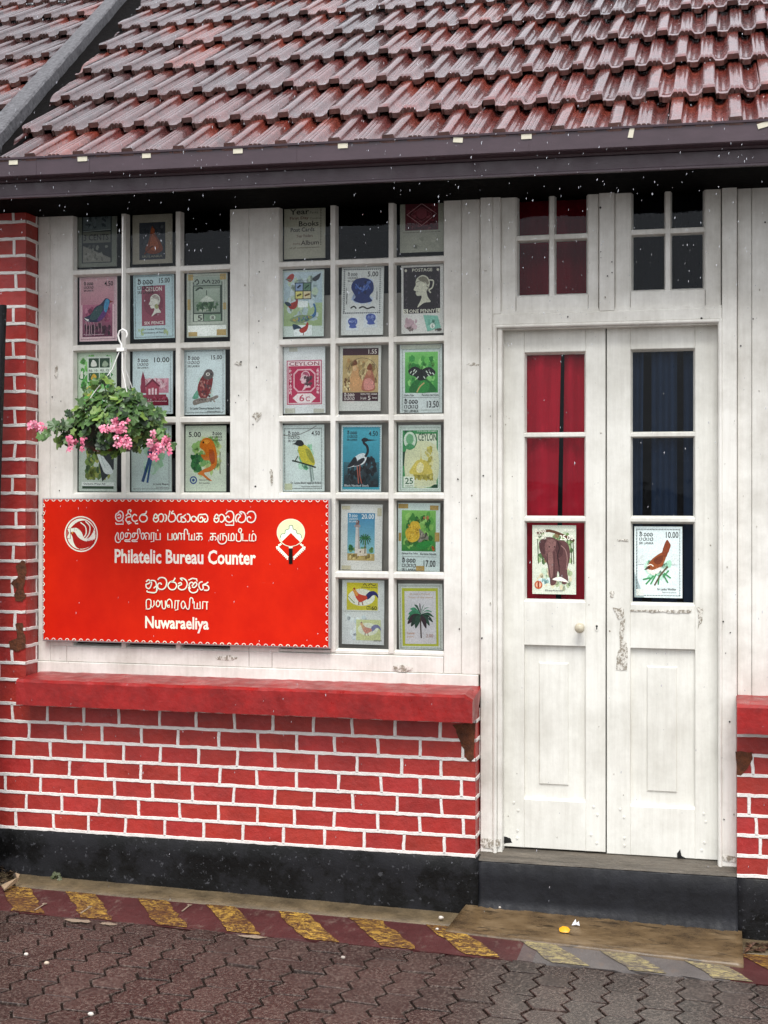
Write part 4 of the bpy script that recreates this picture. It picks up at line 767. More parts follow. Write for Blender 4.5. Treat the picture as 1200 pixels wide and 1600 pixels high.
rooster(a, 48, 40, .82); a.l('#7a8a3a', 1.6, 14, 38, 22, 46, 30, 54).l('#333', 1.6, 50, 12, 54, 8, 58, 13).l('#333', 1.6, 62, 12, 68, 8, 74, 12, 80, 10).t('#333', 'JUNGLE FOWL', 46, 15, 84, 19).t('#333', 'CTS', 58, 60, 68, 68).t('#222', '60', 70, 60, 83, 69).n(['#cdd8dc', '#e4eae8', '#d6dde2'], 4, 76, 96, 146, 26, 10).q('#cbd09a', 34, 92, 92, 92, 92, 140, 34, 140).e('#dfe3d0', 62, 114, 24, 15)
rooster(a, 62, 115, .66, ('#c99080', '#d8b08a', '#7a7ca4', '#94706a')); a.t('#666', 'stamps', 76, 138, 94, 143).z('#a6a6a0', 6, 73, 90, 73, 'b')
P(a, (534.6, 906.5, 600, 1007), '#d7dad8', 'of a red rooster on yellow, 60, with a faded copy below', R(.3))
a = A(26).r_('#b4b83a', 8, 10, 90, 142).r_('#d3cfd2', 14, 17, 85, 137).t('#b99a78', 'SRI LANKA POSTAGE', 26, 22, 72, 26).t('#b99a78', 'Trees of the island', 22, 29, 78, 33)
for t, (x, y) in enumerate(((20, 82), (22, 70), (26, 58), (36, 48), (48, 44), (60, 46), (70, 54), (76, 64), (80, 76), (78, 88), (20, 92), (70, 96), (28, 98), (62, 102), (38, 102))):
    c = ('#2f6b4c', '#3f8560', '#4a9470', '#28533c', '#3a3438')[t % 5] if y < 84 else ('#24382e', '#3b2a30', '#2c4a3a')[t % 3]
    mx, my = (50 + x) / 2, (70 + y) / 2 - 7; dx, dy = (y - 70) * .12, (50 - x) * .12
    a.p(c, 50, 70, mx - dx - 2, my - dy, x, y, mx + dx + 2, my + dy + 3)
a.l('#4a3a34', 3, 50, 76, 50, 100, 51, 124).t('#c08a60', 'Coconut', 19, 110, 36, 115).t('#c9a080', 'palm', 19, 119, 34, 123).t('#b08a80', '2.00', 62, 114, 78, 122).z('#7d857a', 4, 5, 95, 146)
P(a, (623, 912, 691.5, 1015), '#d2d6d0', 'of a single green palm inside a yellow border, 2.00', R(-.8))
# --- door panes
a = A(27).n(['#6d8a56', '#8fa878', '#4f6e44', '#a9b99a', '#7a6a4a'], 3, 4, 97, 90, 90, 9).l('#5a3a2a', 6, 10, 18, 40, 12, 80, 26, 96, 34)
for x in (12, 22, 80, 88, 93): a.l('#3c4a30', 2, x, 30, x + 2, 84)
a.n(['#c9c3a4', '#9fb089', '#b5c7b0'], 3, 88, 97, 146, 50, 9).n(['#7fa3a0', '#c6d6d2'], 10, 112, 50, 132, 20, 6).p('#5b3c3c', 16, 40, 26, 28, 44, 26, 58, 32, 74, 34, 84, 46, 86, 70, 80, 96, 82, 122, 70, 128, 64, 112, 58, 100, 54, 126, 42, 130, 40, 108, 34, 84, 28, 74, 18, 58).p('#6f4e4c', 20, 40, 32, 30, 46, 36, 48, 54, 40, 70, 30, 66, 22, 54).p('#4a2f30', 56, 36, 68, 40, 70, 62, 60, 70, 54, 54).p('#7d5c58', 36, 62, 46, 60, 48, 86, 46, 112, 38, 112, 36, 88).l('#3a2426', 2, 60, 74, 62, 100, 64, 124).p('#4a3031', 15, 40, 24, 29, 34, 30, 28, 44, 30, 62, 22, 60).p('#7a5855', 34, 36, 44, 30, 54, 36, 52, 50, 44, 58, 36, 52).l('#3a2426', 1.6, 34, 62, 36, 84, 40, 104, 42, 126).l('#3a2426', 1.6, 50, 58, 50, 80, 50, 104, 52, 122).l('#8d6d68', 2, 66, 44, 76, 54, 80, 72, 78, 96).e('#1a1011', 39, 47, 1.6).e('#1a1011', 51, 47, 1.6).l('#2e1c1e', 2.2, 58, 34, 62, 50, 58, 66, 62, 90).p('#efe9dc', 46, 118, 64, 112, 84, 124, 70, 122).e('#b25a38', 14, 130, 9, 9).e('#d8a88a', 14, 130, 6).r_('#8a3a26', 12, 124, 16, 136).t('#f2efe2', '25.00', 63, 21, 94, 32).sl(6, 10, 26, '#e9e6d6').t('#efeee2', 'SRI LANKA', 72, 8, 95, 13).t('#444', 'Elephants', 30, 140, 70, 144)
P(a, (831.7, 820.7, 900, 928.4), '#c9cfbe', 'of a brown elephant, 25.00, in the left door leaf', 0, .0545)
a = A(28).n(['#b8dcc8', '#d2e8dc', '#9fd0b4'], 16, 64, 84, 118, 30, 11).sl(10, 14, 30).t('#222', '10.00', 66, 11, 92, 24).p('#8a4a28', 28, 82, 36, 70, 48, 60, 60, 54, 66, 62, 62, 76, 54, 88, 40, 94, 28, 92).p('#6a3420', 40, 72, 52, 62, 60, 62, 58, 74, 48, 80).p('#7c3c24', 58, 58, 62, 40, 68, 28, 72, 32, 76, 40, 70, 56, 66, 64).p('#e0dcd2', 26, 90, 38, 92, 54, 86, 52, 96, 40, 102, 30, 98).q('#4a4038', 28, 84, 20, 92, 30, 90).e('#1d1612', 31, 86, 1.8).l('#e8e2d4', 2, 26, 84, 34, 80, 40, 84)
for q in ((24, 122, 40, 104), (34, 122, 46, 100), (70, 118, 60, 100), (18, 112, 34, 108), (76, 108, 62, 98), (50, 122, 52, 102), (72, 92, 60, 106)): a.l(('#3f8a54', '#5aa56a')[q[0] % 2], 3, *q)
a.l('#5b4a34', 3, 42, 124, 56, 100, 70, 84).t('#222', 'Sri Lanka Warbler', 48, 129, 88, 134).t('#666', 'Elaphrornis palliseri', 58, 137, 88, 140).z('#2f3a3e', 5, 6, 95, 145).r_('#cfd8d6', 8, 60, 20, 80).r_('#cfd8d6', 78, 58, 92, 80).r_('#cfd4cc', 4, 132, 20, 146)
P(a, (991, 822.6, 1066, 934), '#d6e3e2', 'of a brown bird with raised tail, 10.00, in the right door leaf', 0, .0545)
# --- curtains behind the door panes
def cloth_mat(name, c):
    k = NT(name); k.set('Base Color', k.mix(1.0, lin(c), k.ramp(k.noise(8, 4, .6, (4, 4, .4)), (.3, g(.75)), (.7, g(1.05))), 'MULTIPLY')); k.set('Roughness', .85); k.set('Specular IOR Level', .1); k.bump(k.noise(220, 2, .5), .2, .002); return k.mat
RC, BCm = cloth_mat('red curtain cloth', '#c21f36'), cloth_mat('navy curtain cloth', '#22324a')
def curtain(name, parts, mat, label, y=.09, top=ZSO + .06, bot=None):
    mb = MB()
    for (xt0, xt1, xb0, xb1, yy) in parts:
        rows = []
        for j in range(25):
            t = j / 24; z = top + (bot - top) * t; r = []
            for i in range(15):
                s = i / 14; x = PX(xt0 + (xt1 - xt0) * s, -y) * (1 - t) + PX(xb0 + (xb1 - xb0) * s, -y) * t
                r.append((x, yy + .009 * math.sin(i * .95 + xt0) * (1 + .3 * math.sin(t * 5)), z))
            rows.append(r)
        mb.grid(rows, 0, None, True)
    return tag(mb.build(name, mat), label, 'curtain')
zb = HC - (960 - 760) * 5.45 / 2180
zt_ = HC + (760 - 500) * 5.45 / 2180
MC, NC = cloth_mat('shaded red curtain cloth', '#8c1526'), cloth_mat('shaded navy curtain cloth', '#161b26')  # darker copies of both curtain cloths, transom shade put into the colour
curtain('curtain', [(790, 950, 790, 950, .20)], MC, 'red curtain, shade put into its colour, deep behind the left transom panes', bot=zt_ + .02)
curtain('curtain', [(972, 1030, 972, 1030, .36), (1052, 1110, 1052, 1110, .34)], NC, 'navy curtain strips, coloured darker for shade, behind the right transom panes', bot=zt_ + .02)
curtain('curtain', [(794, 878, 796, 868, .085), (882, 940, 876, 940, .10)], RC, 'red curtain with a narrow slit behind the left door leaf', bot=zb, top=zt_)
curtain('curtain', [(972, 1006, 972, 1003, .09), (1018, 1058, 1018, 1058, .085), (1068, 1110, 1068, 1112, .095)], BCm, 'navy blue curtain in three strips behind the right door leaf', bot=zb, top=zt_)

# --- signboard
sx0, sx1, sy0, sy1 = 61, 510.5, 780, 1009
SO = .034; c = on(285, 893, SO); w_ = PX(506, SO) - PX(61.5, SO); zt, zb_ = on(285, 779.5, SO).z, on(285, 1004, SO).z; h_ = zt - zb_
sg = empty('signboard', c); tag(sg, 'red Philatelic Bureau Counter signboard with white trilingual lettering', 'sign')
M['sign_edge'] = paint('grey sign edge', '#a9a6a6', .15, 30, (.35, .5), .05)
mb = MB(); e = .006; mb.cbox(-w_ / 2 - e, w_ / 2 + e, .0, .026, -h_ / 2 - e, h_ / 2 + e, .003); mb.build('board', M['sign_edge'], sg)
class Sign(Art): pass
def sgn(art, name, mat):
    mb = MB()
    for pts, col, k in art.F:                             # art in photo pixels relative to the board's face
        mb.poly([((x - 61.5) / 444.5 * w_ - w_ / 2, -.0012 - k * 6e-5, h_ / 2 - (y - 779.5) / 224.5 * h_) for x, y in pts], 0, col)
    return mb.build(name, mat, sg)
a = Art(31).r_('#d52009', 61.5, 779.5, 506, 1004)
sgn(a, 'face', M['sign'])
a = Art(32, 6); W_ = '#f3efea'
def ring(cx, cy, a0):
    pts = [v for k in range(8) for v in (cx + 2.6 * math.cos(a0 + k * .4488), cy + 2.6 * math.sin(a0 + k * .4488))]; a.l(W_, 1.1, *pts)
x = 67
while x < 503: ring(x, 779.6, 0); ring(x, 1003.9, math.pi); x += 11.15
y = 789
while y < 1000: ring(61.7, y, -1.5708); ring(505.8, y, 1.5708); y += 12.6
sgn(a, 'perforated_border', M['sign'])
a = Art(33, 6).t(W_, 'Philatelic Bureau Counter', 177, 857.5, 397, 880, .026).t(W_, 'Nuwaraeliya', 225.5, 962.5, 325, 987.5, .026)
def G(bx, by, wd, *strokes):
    for s_ in strokes: a.l(W_, wd, *[v for i in range(0, len(s_), 2) for v in (bx + s_[i] / 10, by + s_[i + 1] / 10)], sm=len(s_) > 8)
G(170, 785, 1.95, (118, 165, 150, 128, 192, 145, 207, 205, 185, 268, 125, 285, 88, 240, 92, 180, 118, 160), (112, 200, 150, 178, 168, 215, 140, 240, 120, 225), (203, 275, 208, 333, 92, 333, 86, 308),
  (250, 205, 285, 165, 325, 185, 322, 215, 272, 225, 248, 265, 272, 295, 318, 288), (318, 288, 270, 312, 290, 332, 338, 306), (288, 165, 285, 120, 312, 106, 332, 120, 318, 142),
  (425, 200, 385, 178, 350, 220, 352, 265, 395, 290, 438, 270), (438, 270, 392, 292, 405, 325, 445, 322), (578, 122, 560, 165, 500, 182, 466, 235, 492, 288, 552, 292, 588, 245, 565, 195, 510, 190),
  (690, 215, 718, 170, 750, 205, 725, 238, 692, 228, 690, 272, 728, 296, 765, 262, 760, 212, 790, 172, 832, 178, 846, 232, 822, 288, 785, 285), (862, 172, 892, 195, 888, 262, 862, 290),
  (935, 190, 918, 240, 950, 290, 1010, 280, 1035, 225, 1010, 165, 965, 165), (935, 185, 945, 120, 972, 150, 1000, 118), (1130, 172, 1080, 182, 1056, 238, 1085, 292, 1125, 268, 1120, 220, 1160, 205, 1195, 175), (1122, 220, 1175, 235, 1195, 275, 1165, 295, 1120, 290))
G(285, 785, 1.95, (60, 166, 98, 180, 112, 235, 95, 282, 60, 290), (168, 202, 205, 225, 203, 265, 168, 286, 133, 262, 135, 222, 168, 202), (300, 176, 252, 180, 232, 235, 252, 285, 300, 285, 312, 242, 288, 212, 268, 240), (302, 176, 355, 172, 384, 215, 380, 270, 345, 292, 328, 262, 352, 238),
  (488, 215, 520, 170, 550, 202, 525, 238, 490, 228, 487, 272, 522, 296, 555, 262, 556, 212, 590, 172, 632, 192, 642, 250, 602, 292, 575, 278), (664, 168, 700, 125, 760, 130, 787, 190, 772, 260, 720, 292, 668, 268, 664, 220, 698, 198, 718, 228), (784, 255, 784, 338, 664, 338, 660, 314),
  (832, 290, 812, 240, 830, 182, 868, 168, 888, 200, 862, 226, 852, 270, 900, 296, 952, 272, 970, 210, 948, 150, 905, 128, 878, 136, 912, 166), (990, 165, 1020, 128, 1085, 130, 1120, 190, 1105, 262, 1055, 294, 1000, 276, 992, 226, 1025, 204, 1048, 230))
G(170, 785, 1.6, (118, 462, 85, 530, 88, 595, 122, 624, 162, 600, 168, 500, 192, 462, 214, 500, 206, 560, 168, 572, 132, 565, 130, 470), (240, 535, 246, 482, 280, 475, 268, 532, 240, 540), (280, 475, 322, 482, 330, 540, 300, 580, 242, 582, 242, 604, 322, 604), (288, 412, 290, 432),
  (355, 535, 361, 482, 395, 475, 383, 532, 355, 540), (395, 475, 437, 482, 445, 540, 415, 580, 357, 582, 357, 604, 437, 604), (440, 482, 440, 420, 462, 405, 476, 430, 478, 488), (505, 562, 496, 505, 522, 468, 546, 515, 525, 566, 505, 562), (546, 520, 552, 480, 590, 468, 622, 500, 618, 575), (575, 575, 560, 540, 580, 510), (705, 466, 655, 466, 652, 572), (696, 466, 694, 600, 645, 606), (728, 470, 728, 574, 796, 574, 796, 470), (756, 415, 758, 435), (915, 470, 915, 574, 982, 574, 982, 472), (1012, 562, 1005, 505, 1032, 470, 1056, 520, 1035, 570, 1012, 562), (1056, 520, 1072, 574, 1082, 480, 1112, 470, 1128, 520, 1125, 572), (1125, 474, 1168, 474, 1170, 574))
G(285, 785, 1.6, (25, 572, 25, 430, 45, 406, 70, 425, 75, 488), (95, 466, 95, 572, 182, 572, 182, 466), (135, 572, 140, 490), (212, 470, 300, 470), (250, 470, 250, 572), (250, 512, 215, 525, 210, 562, 248, 574), (250, 512, 292, 515, 306, 555, 285, 575), (425, 470, 515, 470), (465, 470, 465, 572), (465, 512, 430, 525, 425, 562, 463, 574), (465, 512, 507, 515, 521, 555, 500, 575), (580, 574, 582, 472, 655, 470), (622, 470, 622, 574), (552, 490, 545, 575, 578, 624, 642, 622, 680, 570, 668, 508, 632, 502), (710, 466, 706, 574, 782, 576), (750, 576, 750, 492, 775, 465, 797, 505, 790, 576), (830, 466, 830, 574, 898, 574, 898, 462, 868, 440, 866, 402, 890, 388, 908, 410, 898, 450), (926, 466, 926, 574, 1005, 576), (1030, 470, 1024, 576, 1105, 578), (1068, 578, 1070, 492, 1098, 468, 1126, 512, 1118, 576), (1080, 420, 1082, 440))
G(215, 890, 1.95, (126, 188, 165, 152, 188, 190, 155, 218, 126, 226, 130, 275, 172, 292, 200, 252, 212, 200, 188, 172, 250, 165, 285, 212, 282, 345, 150, 345, 145, 322), (285, 250, 245, 285), (310, 152, 345, 118, 420, 125, 450, 185, 430, 265, 375, 302, 315, 280, 312, 222, 350, 200, 370, 228), (582, 116, 556, 162, 500, 185, 470, 240, 505, 296, 570, 296, 606, 238, 580, 190, 520, 182), (628, 208, 668, 190, 682, 220, 640, 238, 635, 278, 690, 302, 745, 276, 770, 210, 750, 150, 700, 120, 664, 126, 697, 156), (790, 150, 850, 120, 915, 128, 926, 168), (818, 288, 800, 222, 835, 180, 870, 208, 842, 236), (870, 205, 900, 180, 922, 215, 882, 262, 845, 250), (790, 255, 812, 320, 862, 345, 920, 325, 937, 282), (1010, 170, 965, 185, 952, 240, 985, 296, 1020, 275, 1015, 220, 1062, 200, 1098, 172), (1018, 220, 1080, 226, 1106, 262, 1090, 300, 1030, 300))
G(215, 890, 1.6, (132, 608, 132, 475, 200, 475, 192, 600, 120, 610), (190, 545, 225, 586, 255, 545, 250, 475), (292, 562, 286, 515, 315, 475, 346, 520, 320, 572, 292, 562), (346, 520, 372, 476, 384, 590, 430, 590, 430, 475), (462, 570, 450, 500, 490, 452, 530, 490, 535, 592), (462, 560, 490, 540, 494, 578, 464, 574), (576, 596, 585, 472, 652, 474), (630, 474, 624, 612, 580, 620), (688, 588, 678, 520, 710, 478, 742, 530, 716, 590, 688, 582), (742, 530, 762, 590, 800, 590, 815, 440, 842, 425, 862, 450, 860, 512), (880, 478, 880, 590, 975, 590, 970, 478), (925, 590, 930, 500), (1010, 592, 1015, 478, 1098, 484), (1075, 484, 1075, 602))
sgn(a, 'lettering', M['sign'])
# left emblem: a dove in a ring
a = Art(34, 6).e(W_, 123, 834.5, 27, 28.5, 40).e('#c4180f', 123, 834.5, 25, 26.5, 40).e(W_, 123, 834.5, 23.2, 24.7, 40)
a.p('#b5201c', 107, 824, 118, 815, 130, 813, 138, 818, 144, 826, 145, 834, 140, 842, 130, 842, 124, 835, 118, 828, 109, 826)
a.l(W_, 1.8, 122, 816, 130, 823, 131, 834, 126, 841).l(W_, 1.8, 130, 814, 137, 822, 136, 834, 130, 842)
a.p(W_, 108, 826, 116, 825, 124, 832, 126, 841, 118, 838, 112, 830).p('#b5201c', 106, 833, 109, 831, 113, 832, 117, 838, 123, 843, 132, 846, 145, 843, 143, 850, 135, 855, 124, 858, 116, 856, 111, 848, 109, 839)
a.p(W_, 145, 824, 146, 834, 145, 842, 134, 844, 127, 843, 136, 840, 142, 832).q('#b5201c', 100.5, 826, 103.5, 833, 100.5, 840).l('#8a2018', .8, 101, 825.6, 105.6, 825.6, 105.6, 842, 101, 842, sm=False).e('#f5d24a', 109, 832.6, 1)
sgn(a, 'dove_emblem', M['sign'])
a = Art(35, 6); T = '#e9dfc0'
def teeth(P, col):
    a.q(col, *P)
a.e('#e9e3d8', 450, 829.5, 21.2, 21.2, 40).e(T, 450, 829.5, 20, 20, 40)
L = [(434, 838), (436, 832), (441, 831), (442, 826), (447, 824), (448, 819), (452.5, 819), (453.5, 824), (458, 826), (459.5, 831), (464.5, 832), (466.5, 838), (463, 843), (450, 831), (437, 843)]
a.q('#f5f3ee', *[v for p in L for v in p]).l('#5d6a58', .9, *[v for p in L[:12] for v in p])
a.q('#d52009', 450, 830, 464, 844, 458, 848.5, 450, 850.5, 442, 848.5, 436, 844)
for sgx in (-1, 1):
    X2 = lambda x: 450 + sgx * x
    a.l('#f5f3ee', 3.2, X2(14.5), 846.5, X2(19.3), 852.2, X2(4.2), 868, sm=False)
    for k in range(8): t = k / 7; a.e('#f5f3ee', X2(20.6 - 15.6 * t), 854.5 + 15.5 * t, 1.25, 1.25, 8)
    a.e('#f5f3ee', X2(20.8), 852, 1.6, 1.6, 8); a.e('#f5f3ee', X2(18), 848.6, 1.2, 1.2, 8)
a.l('#e9e3d8', 1, 433, 842, 440, 848, 450, 850.8, 460, 848, 467, 842).r_('#f3efea', 447.2, 851, 452.8, 853.5).r_('#14100f', 447.2, 853.4, 452.8, 877.5)
sgn(a, 'stamp_emblem', M['sign'])
# ---------------------------------------------------------------- ground
def pave_mat():
    k = NT('wet red brown paver')
    n = k.noise(5, 5, .65); sp = k.noise(95, 5, .85, None, 3); gr = k.noise(1.1, 3, .6, None, 6)
    c = k.mix(1.0, k.attr(), k.ramp(n, (.3, g(.62)), (.7, g(1.12))), 'MULTIPLY')
    c = k.mix(k.ramp(sp, (.515, g(0)), (.60, g(.5))), c, lin('#8a7d73'))
    c = k.mix(k.ramp(sp, (.40, g(.7)), (.48, g(0))), c, lin('#17110f'))
    k.set('Base Color', c); k.set('Roughness', k.ramp(gr, (.40, g(.12)), (.60, g(.38)))); k.set('Specular IOR Level', .6)
    k.bump(sp, .3, .005); return k.mat
M['paver'] = pave_mat()
M['joint'] = paint('wet dark joint', '#2a211c', .5, 30, (.5, .8), .6, 90, spec=.2)
M['concrete'] = paint('stained wet concrete', '#6f6048', .55, 9, (.28, .6), .6, 70)
M['asphalt'] = paint('wet asphalt', '#3a3634', .3, 3, (.35, .6), .4, 50)
mb = MB(); mb.poly([(-300, -300, -.03), (300, -300, -.03), (300, 300, -.03), (-300, 300, -.03)])
tag(mb.build('ground', M['asphalt']), kind='structure')
gv = lambda x, y, h=0.0: Vector((x, y, gz(x) + h))
# lines that run along the wall on the ground
YS = [ground(400, 1421).y, ground(400, 1462).y]          # front of the cement strip, front of the painted band
mb = MB(); PL_, PW = .212, .119
mb.poly([gv(-7, YS[1] - 3.7, -.010), gv(5, YS[1] - 3.7, -.010), gv(5, YS[1] + .01, -.010), gv(-7, YS[1] + .01, -.010)], 1, (1, 1, 1, 1))
def zig(t): t = t % 1.0; return (abs(t - .5) * 4 - 1) * .0155
for c in range(-58, 42):
    for r in range(0, 17):
        y1 = YS[1] - (r + (.5 if c % 2 else 0) - .5) * PL_; y0 = y1 - PL_; x0 = c * PW
        if y0 > YS[1]: continue
        gp = .0036; L = []; Rr = []
        for k in range(9):
            t = k / 8; y = y0 + gp + (y1 - y0 - 2 * gp) * t; ph = (y - YS[1]) / (PL_ / 2)
            z = zig(ph); L.append((x0 + z + gp, y)); Rr.append((x0 + PW + z - gp, y))
        ring = L[::-1] + Rr
        ring = [(x, min(y, YS[1] + .004)) for x, y in ring]
        cx = x0 + PW / 2; cy = (y0 + y1) / 2; dz = rnd.uniform(-.003, .002); tx, ty = rnd.uniform(-.03, .03), rnd.uniform(-.022, .022)
        f = lambda p, s, h: gv(cx + (p[0] - cx) * s, cy + (p[1] - cy) * (1 - (1 - s) * .55), h + dz + (p[0] - cx) * tx + (p[1] - cy) * ty)
        A = [f(p, 1, -.012) for p in ring]; Bq = [f(p, .985, -.0012) for p in ring]; Cq = [f(p, .94, .0004) for p in ring]
        v = rnd.uniform(.62, 1.3); grey = max(0, min(1, (cx + .55) * 1.2 + rnd.uniform(-.3, .25)))
        c0 = Vector((.050, .030, .025)).lerp(Vector((.076, .065, .058)), grey) * v; col = (*c0, 1)
        mb.grid([A, Bq, Cq], 0, col, False, True)
        for k in range(8): mb.poly([Cq[8 - k], Cq[7 - k], Cq[10 + k] if k < 8 else Cq[9], Cq[9 + k]], 0, col) if k < 8 else None
o = mb.build('pavement', [M['paver'], M['joint']]); fixn(o); tag(o, kind='structure')
# cement strip along the foot of the plinth
mb = MB(); rows = []
for i in range(141):
    x = -4.4 + 9 * i / 140; j = lambda s: rnd.uniform(-s, s)
    rows.append([gv(x, YB + .0, .012), gv(x, YB - .03, .010 + j(.002)), gv(x, (YB + YS[0]) / 2, .007 + j(.002)), gv(x, YS[0] + j(.004), .003 + j(.001)), gv(x, YS[0] - .004 + j(.004), -.02)])
mb.grid(rows, 0, None, True); tag(mb.build('cement_strip_path', M['concrete']), kind='structure')
# painted band with worn yellow stripes
def band_mats():
    k = NT('maroon floor paint'); n = k.noise(22, 6, .75, (1, .5, 1)); c = k.mix(k.ramp(n, (.55, g(0)), (.68, g(.55))), k.mix(1.0, k.attr(), k.ramp(k.noise(6, 4, .6), (.3, g(.7)), (.7, g(1.1))), 'MULTIPLY'), lin('#6e5f55'))
    k.set('Base Color', c); k.set('Roughness', k.ramp(n, (.3, g(.28)), (.7, g(.6)))); k.bump(n, .5, .005)
    q = NT('worn yellow stripe paint'); n = q.noise(60, 6, .85, (.5, 1, 1), 3, 1.2); n2 = q.noise(5, 3, .6, None, 4)
    c = q.mix(q.ramp(n, (.485, g(0)), (.56, g(1))), lin('#4a2f22'), q.ramp(n2, (.35, lin('#84602a')), (.65, lin('#c9a246'))))
    q.set('Base Color', c); q.set('Roughness', .45); q.bump(n, .5, .004); return k.mat, q.mat
bm_, by_ = band_mats()
kf = NT('faded yellow stripe paint'); nf = kf.noise(55, 6, .85, (.4, 1, 1), 5, 1.2)
kf.set('Base Color', kf.mix(kf.ramp(nf, (.47, g(0)), (.56, g(1))), lin('#5f564f'), lin('#a79a6c'))); kf.set('Roughness', .4); kf.bump(nf, .5, .004)
mb = MB(); N = 160; rows = []; hS = ground(1060, 1500).x
for i in range(N + 1):
    x = -4.4 + 9 * i / N; rows.append([gv(x, YS[0] - .002, .002), gv(x, YS[1] + rnd.uniform(-.006, .006), .002), gv(x, YS[1] + .002, -.012)])
i0 = len(mb.f); mb.grid(rows, 0, None, False)
for k in range(i0, len(mb.f)):
    xm = sum(mb.v[q][0] for q in mb.f[k]) / 4; t = max(0, min(1, (xm - ground(800, 1490).x) / .08)) * max(0, min(1, (ground(1150, 1530).x - xm) / .05))
    c = Vector((.080, .022, .022)).lerp(Vector((.13, .115, .11)), t); mb.c[k] = (*c, 1)
y0, y1 = YS[0] - .004, YS[1] + .006
for px, py in ((20, 1415), (133, 1420), (251, 1428), (362, 1438), (477, 1450), (594, 1463), (717, 1478), (850, 1497), (970, 1512), (1100, 1530), (1235, 1548)):
    c = ground(px, py).x; hw = .064; sk = .10; n = 8
    rows = []
    for k in range(n + 1):
        t = k / n; y = y0 + (y1 - y0) * t; xx = c - sk + 2 * sk * t
        rows.append([gv(xx - hw + rnd.uniform(-.009, .009), y, .0045), gv(xx, y, .0048), gv(xx + hw + rnd.uniform(-.009, .009), y, .0045)])
    mb.grid(rows, 3 if 800 < px < 1150 else 1, (1, 1, 1, 1), False)
for cx, cy, r in ((123, 1441, 22), (395, 1466, 22), (170, 1446, 16)):
    p = ground(cx, cy); P = [gv(p.x + r * .0025 * math.cos(t * .5) * rnd.uniform(.7, 1.2), p.y + r * .0009 * math.sin(t * .5) * rnd.uniform(.6, 1.2), .006) for t in range(12)]
    mb.poly(P, 2, (1, 1, 1, 1))
for cx, cy in ((63, 1419), (134, 1424), (291, 1421)):
    p = ground(cx, cy)
    for (dx, hx, dy, hy) in ((0, .0035, 0, .045), (-.002, .009, .04, .008)):
        mb.poly([gv(p.x + dx - hx, p.y + dy - hy, .0062), gv(p.x + dx + hx, p.y + dy - hy, .0062), gv(p.x + dx + hx * .8, p.y + dy + hy, .0062), gv(p.x + dx - hx, p.y + dy + hy, .0062)], 2, (1, 1, 1, 1))
M['splash'] = paint('spilt mortar', '#9c8b78', .3, 60, (.5, .7), .3)
tag(mb.build('road_marking', [bm_, by_, M['splash'], kf.mat]), kind='structure')
# concrete ramp in front of the door
fl, fr = ground(696, 1457), ground(1162, 1513); bl = on(730, 1411, .1); br = on(1159, 1452, .1)
mb = MB(); rows = []; n = 44
za, zb = HC + (bl.z - HC), br.z
for i in range(n + 1):
    t = i / n; r = []
    for j in range(9):
        s = j / 8; a = Vector((bl.x, -.10, bl.z)).lerp(Vector((br.x, -.10, br.z)), t); b_ = Vector((fl.x, fl.y, fl.z + .008)).lerp(Vector((fr.x, fr.y, fr.z + .016)), t)
        p = a.lerp(b_, s); p.z += rnd.uniform(-.001, .001); r.append(p)
    r.append(r[-1] + Vector((0, -.005, -.012))); r.append(Vector((r[-1].x, r[-1].y, gz(r[-1].x) - .03)))
    rows.append(r)
mb.grid(rows, 0, None, True)
for e in (rows[0], rows[-1]): mb.poly([*e, Vector((e[0].x, e[0].y, -.1))])
def ramp_mat():
    k = NT('muddy wet concrete'); n = k.noise(5, 6, .7, (1, 2, 1)); n2 = k.noise(16, 5, .7, (.6, 2.5, 1), 4)
    c = k.ramp(n, (.3, lin('#3d3022')), (.5, lin('#635037')), (.7, lin('#7b684e'))); c = k.mix(k.ramp(n2, (.56, g(0)), (.64, g(.85))), c, lin('#2a2014'))
    k.set('Base Color', c); k.set('Roughness', k.ramp(n, (.3, g(.2)), (.7, g(.45)))); k.bump(n2, .25, .006); return k.mat
tag(fixn(mb.build('door_ramp', ramp_mat())), 'wet brown concrete ramp in front of the white double door', 'ramp')

# ---------------------------------------------------------------- leaning black post at the left edge
o0 = .26; top = on(-18, 477, o0); bot_x = on(-46, 1400, o0).x
mb = MB(); hw = on(7, 477, o0).x - top.x; zb_ = gz(bot_x) - .02
rows = []
for t in [i / 14 for i in range(15)]:
    x = top.x + (bot_x - top.x) * t; z = top.z + (zb_ - top.z) * t; j = rnd.uniform(-.002, .002)
    rows.append([(x - hw, -o0, z), (x - hw + .006, -o0 - .006, z), (x + hw - .006, -o0 - .006, z), (x + hw + j, -o0, z), (x + hw + j, -o0 + .02, z), (x - hw, -o0 + .02, z)])
mb.grid(rows, 0, None, False, True); mb.poly(rows[0]); mb.poly(rows[-1][::-1])
tag(fixn(mb.build('leaning_post', M['black'])), 'black painted timber post leaning before the brick pier', 'post')

# ---------------------------------------------------------------- hanging basket of geraniums
M['leaf'] = None
def leaf_mat():
    k = NT('geranium leaf'); k.set('Base Color', k.mix(1.0, k.attr(), k.ramp(k.noise(40, 3, .6), (.3, g(.75)), (.7, g(1.15))), 'MULTIPLY')); k.set('Roughness', .42); k.set('Specular IOR Level', .5)
    k.set('Subsurface Weight', 0.0); return k.mat
M['leaf'] = leaf_mat()
def petal_mat():
    k = NT('pink petal'); k.set('Base Color', k.attr()); k.set('Roughness', .5); return k.mat
M['petal'] = petal_mat()
M['plastic'] = paint('white plastic hanger', '#efeeea', .06, 20, (.3, .4), .02)
HO = .30
K = on(191, 545, HO); PC = on(172, 655, HO)
hb = empty('hanging_basket', on(180, 700, HO)); hb_l = hb.location.copy()
tag(hb, 'hanging basket of green ivy geranium with pink blossoms on a white plastic hanger', 'hanging basket')
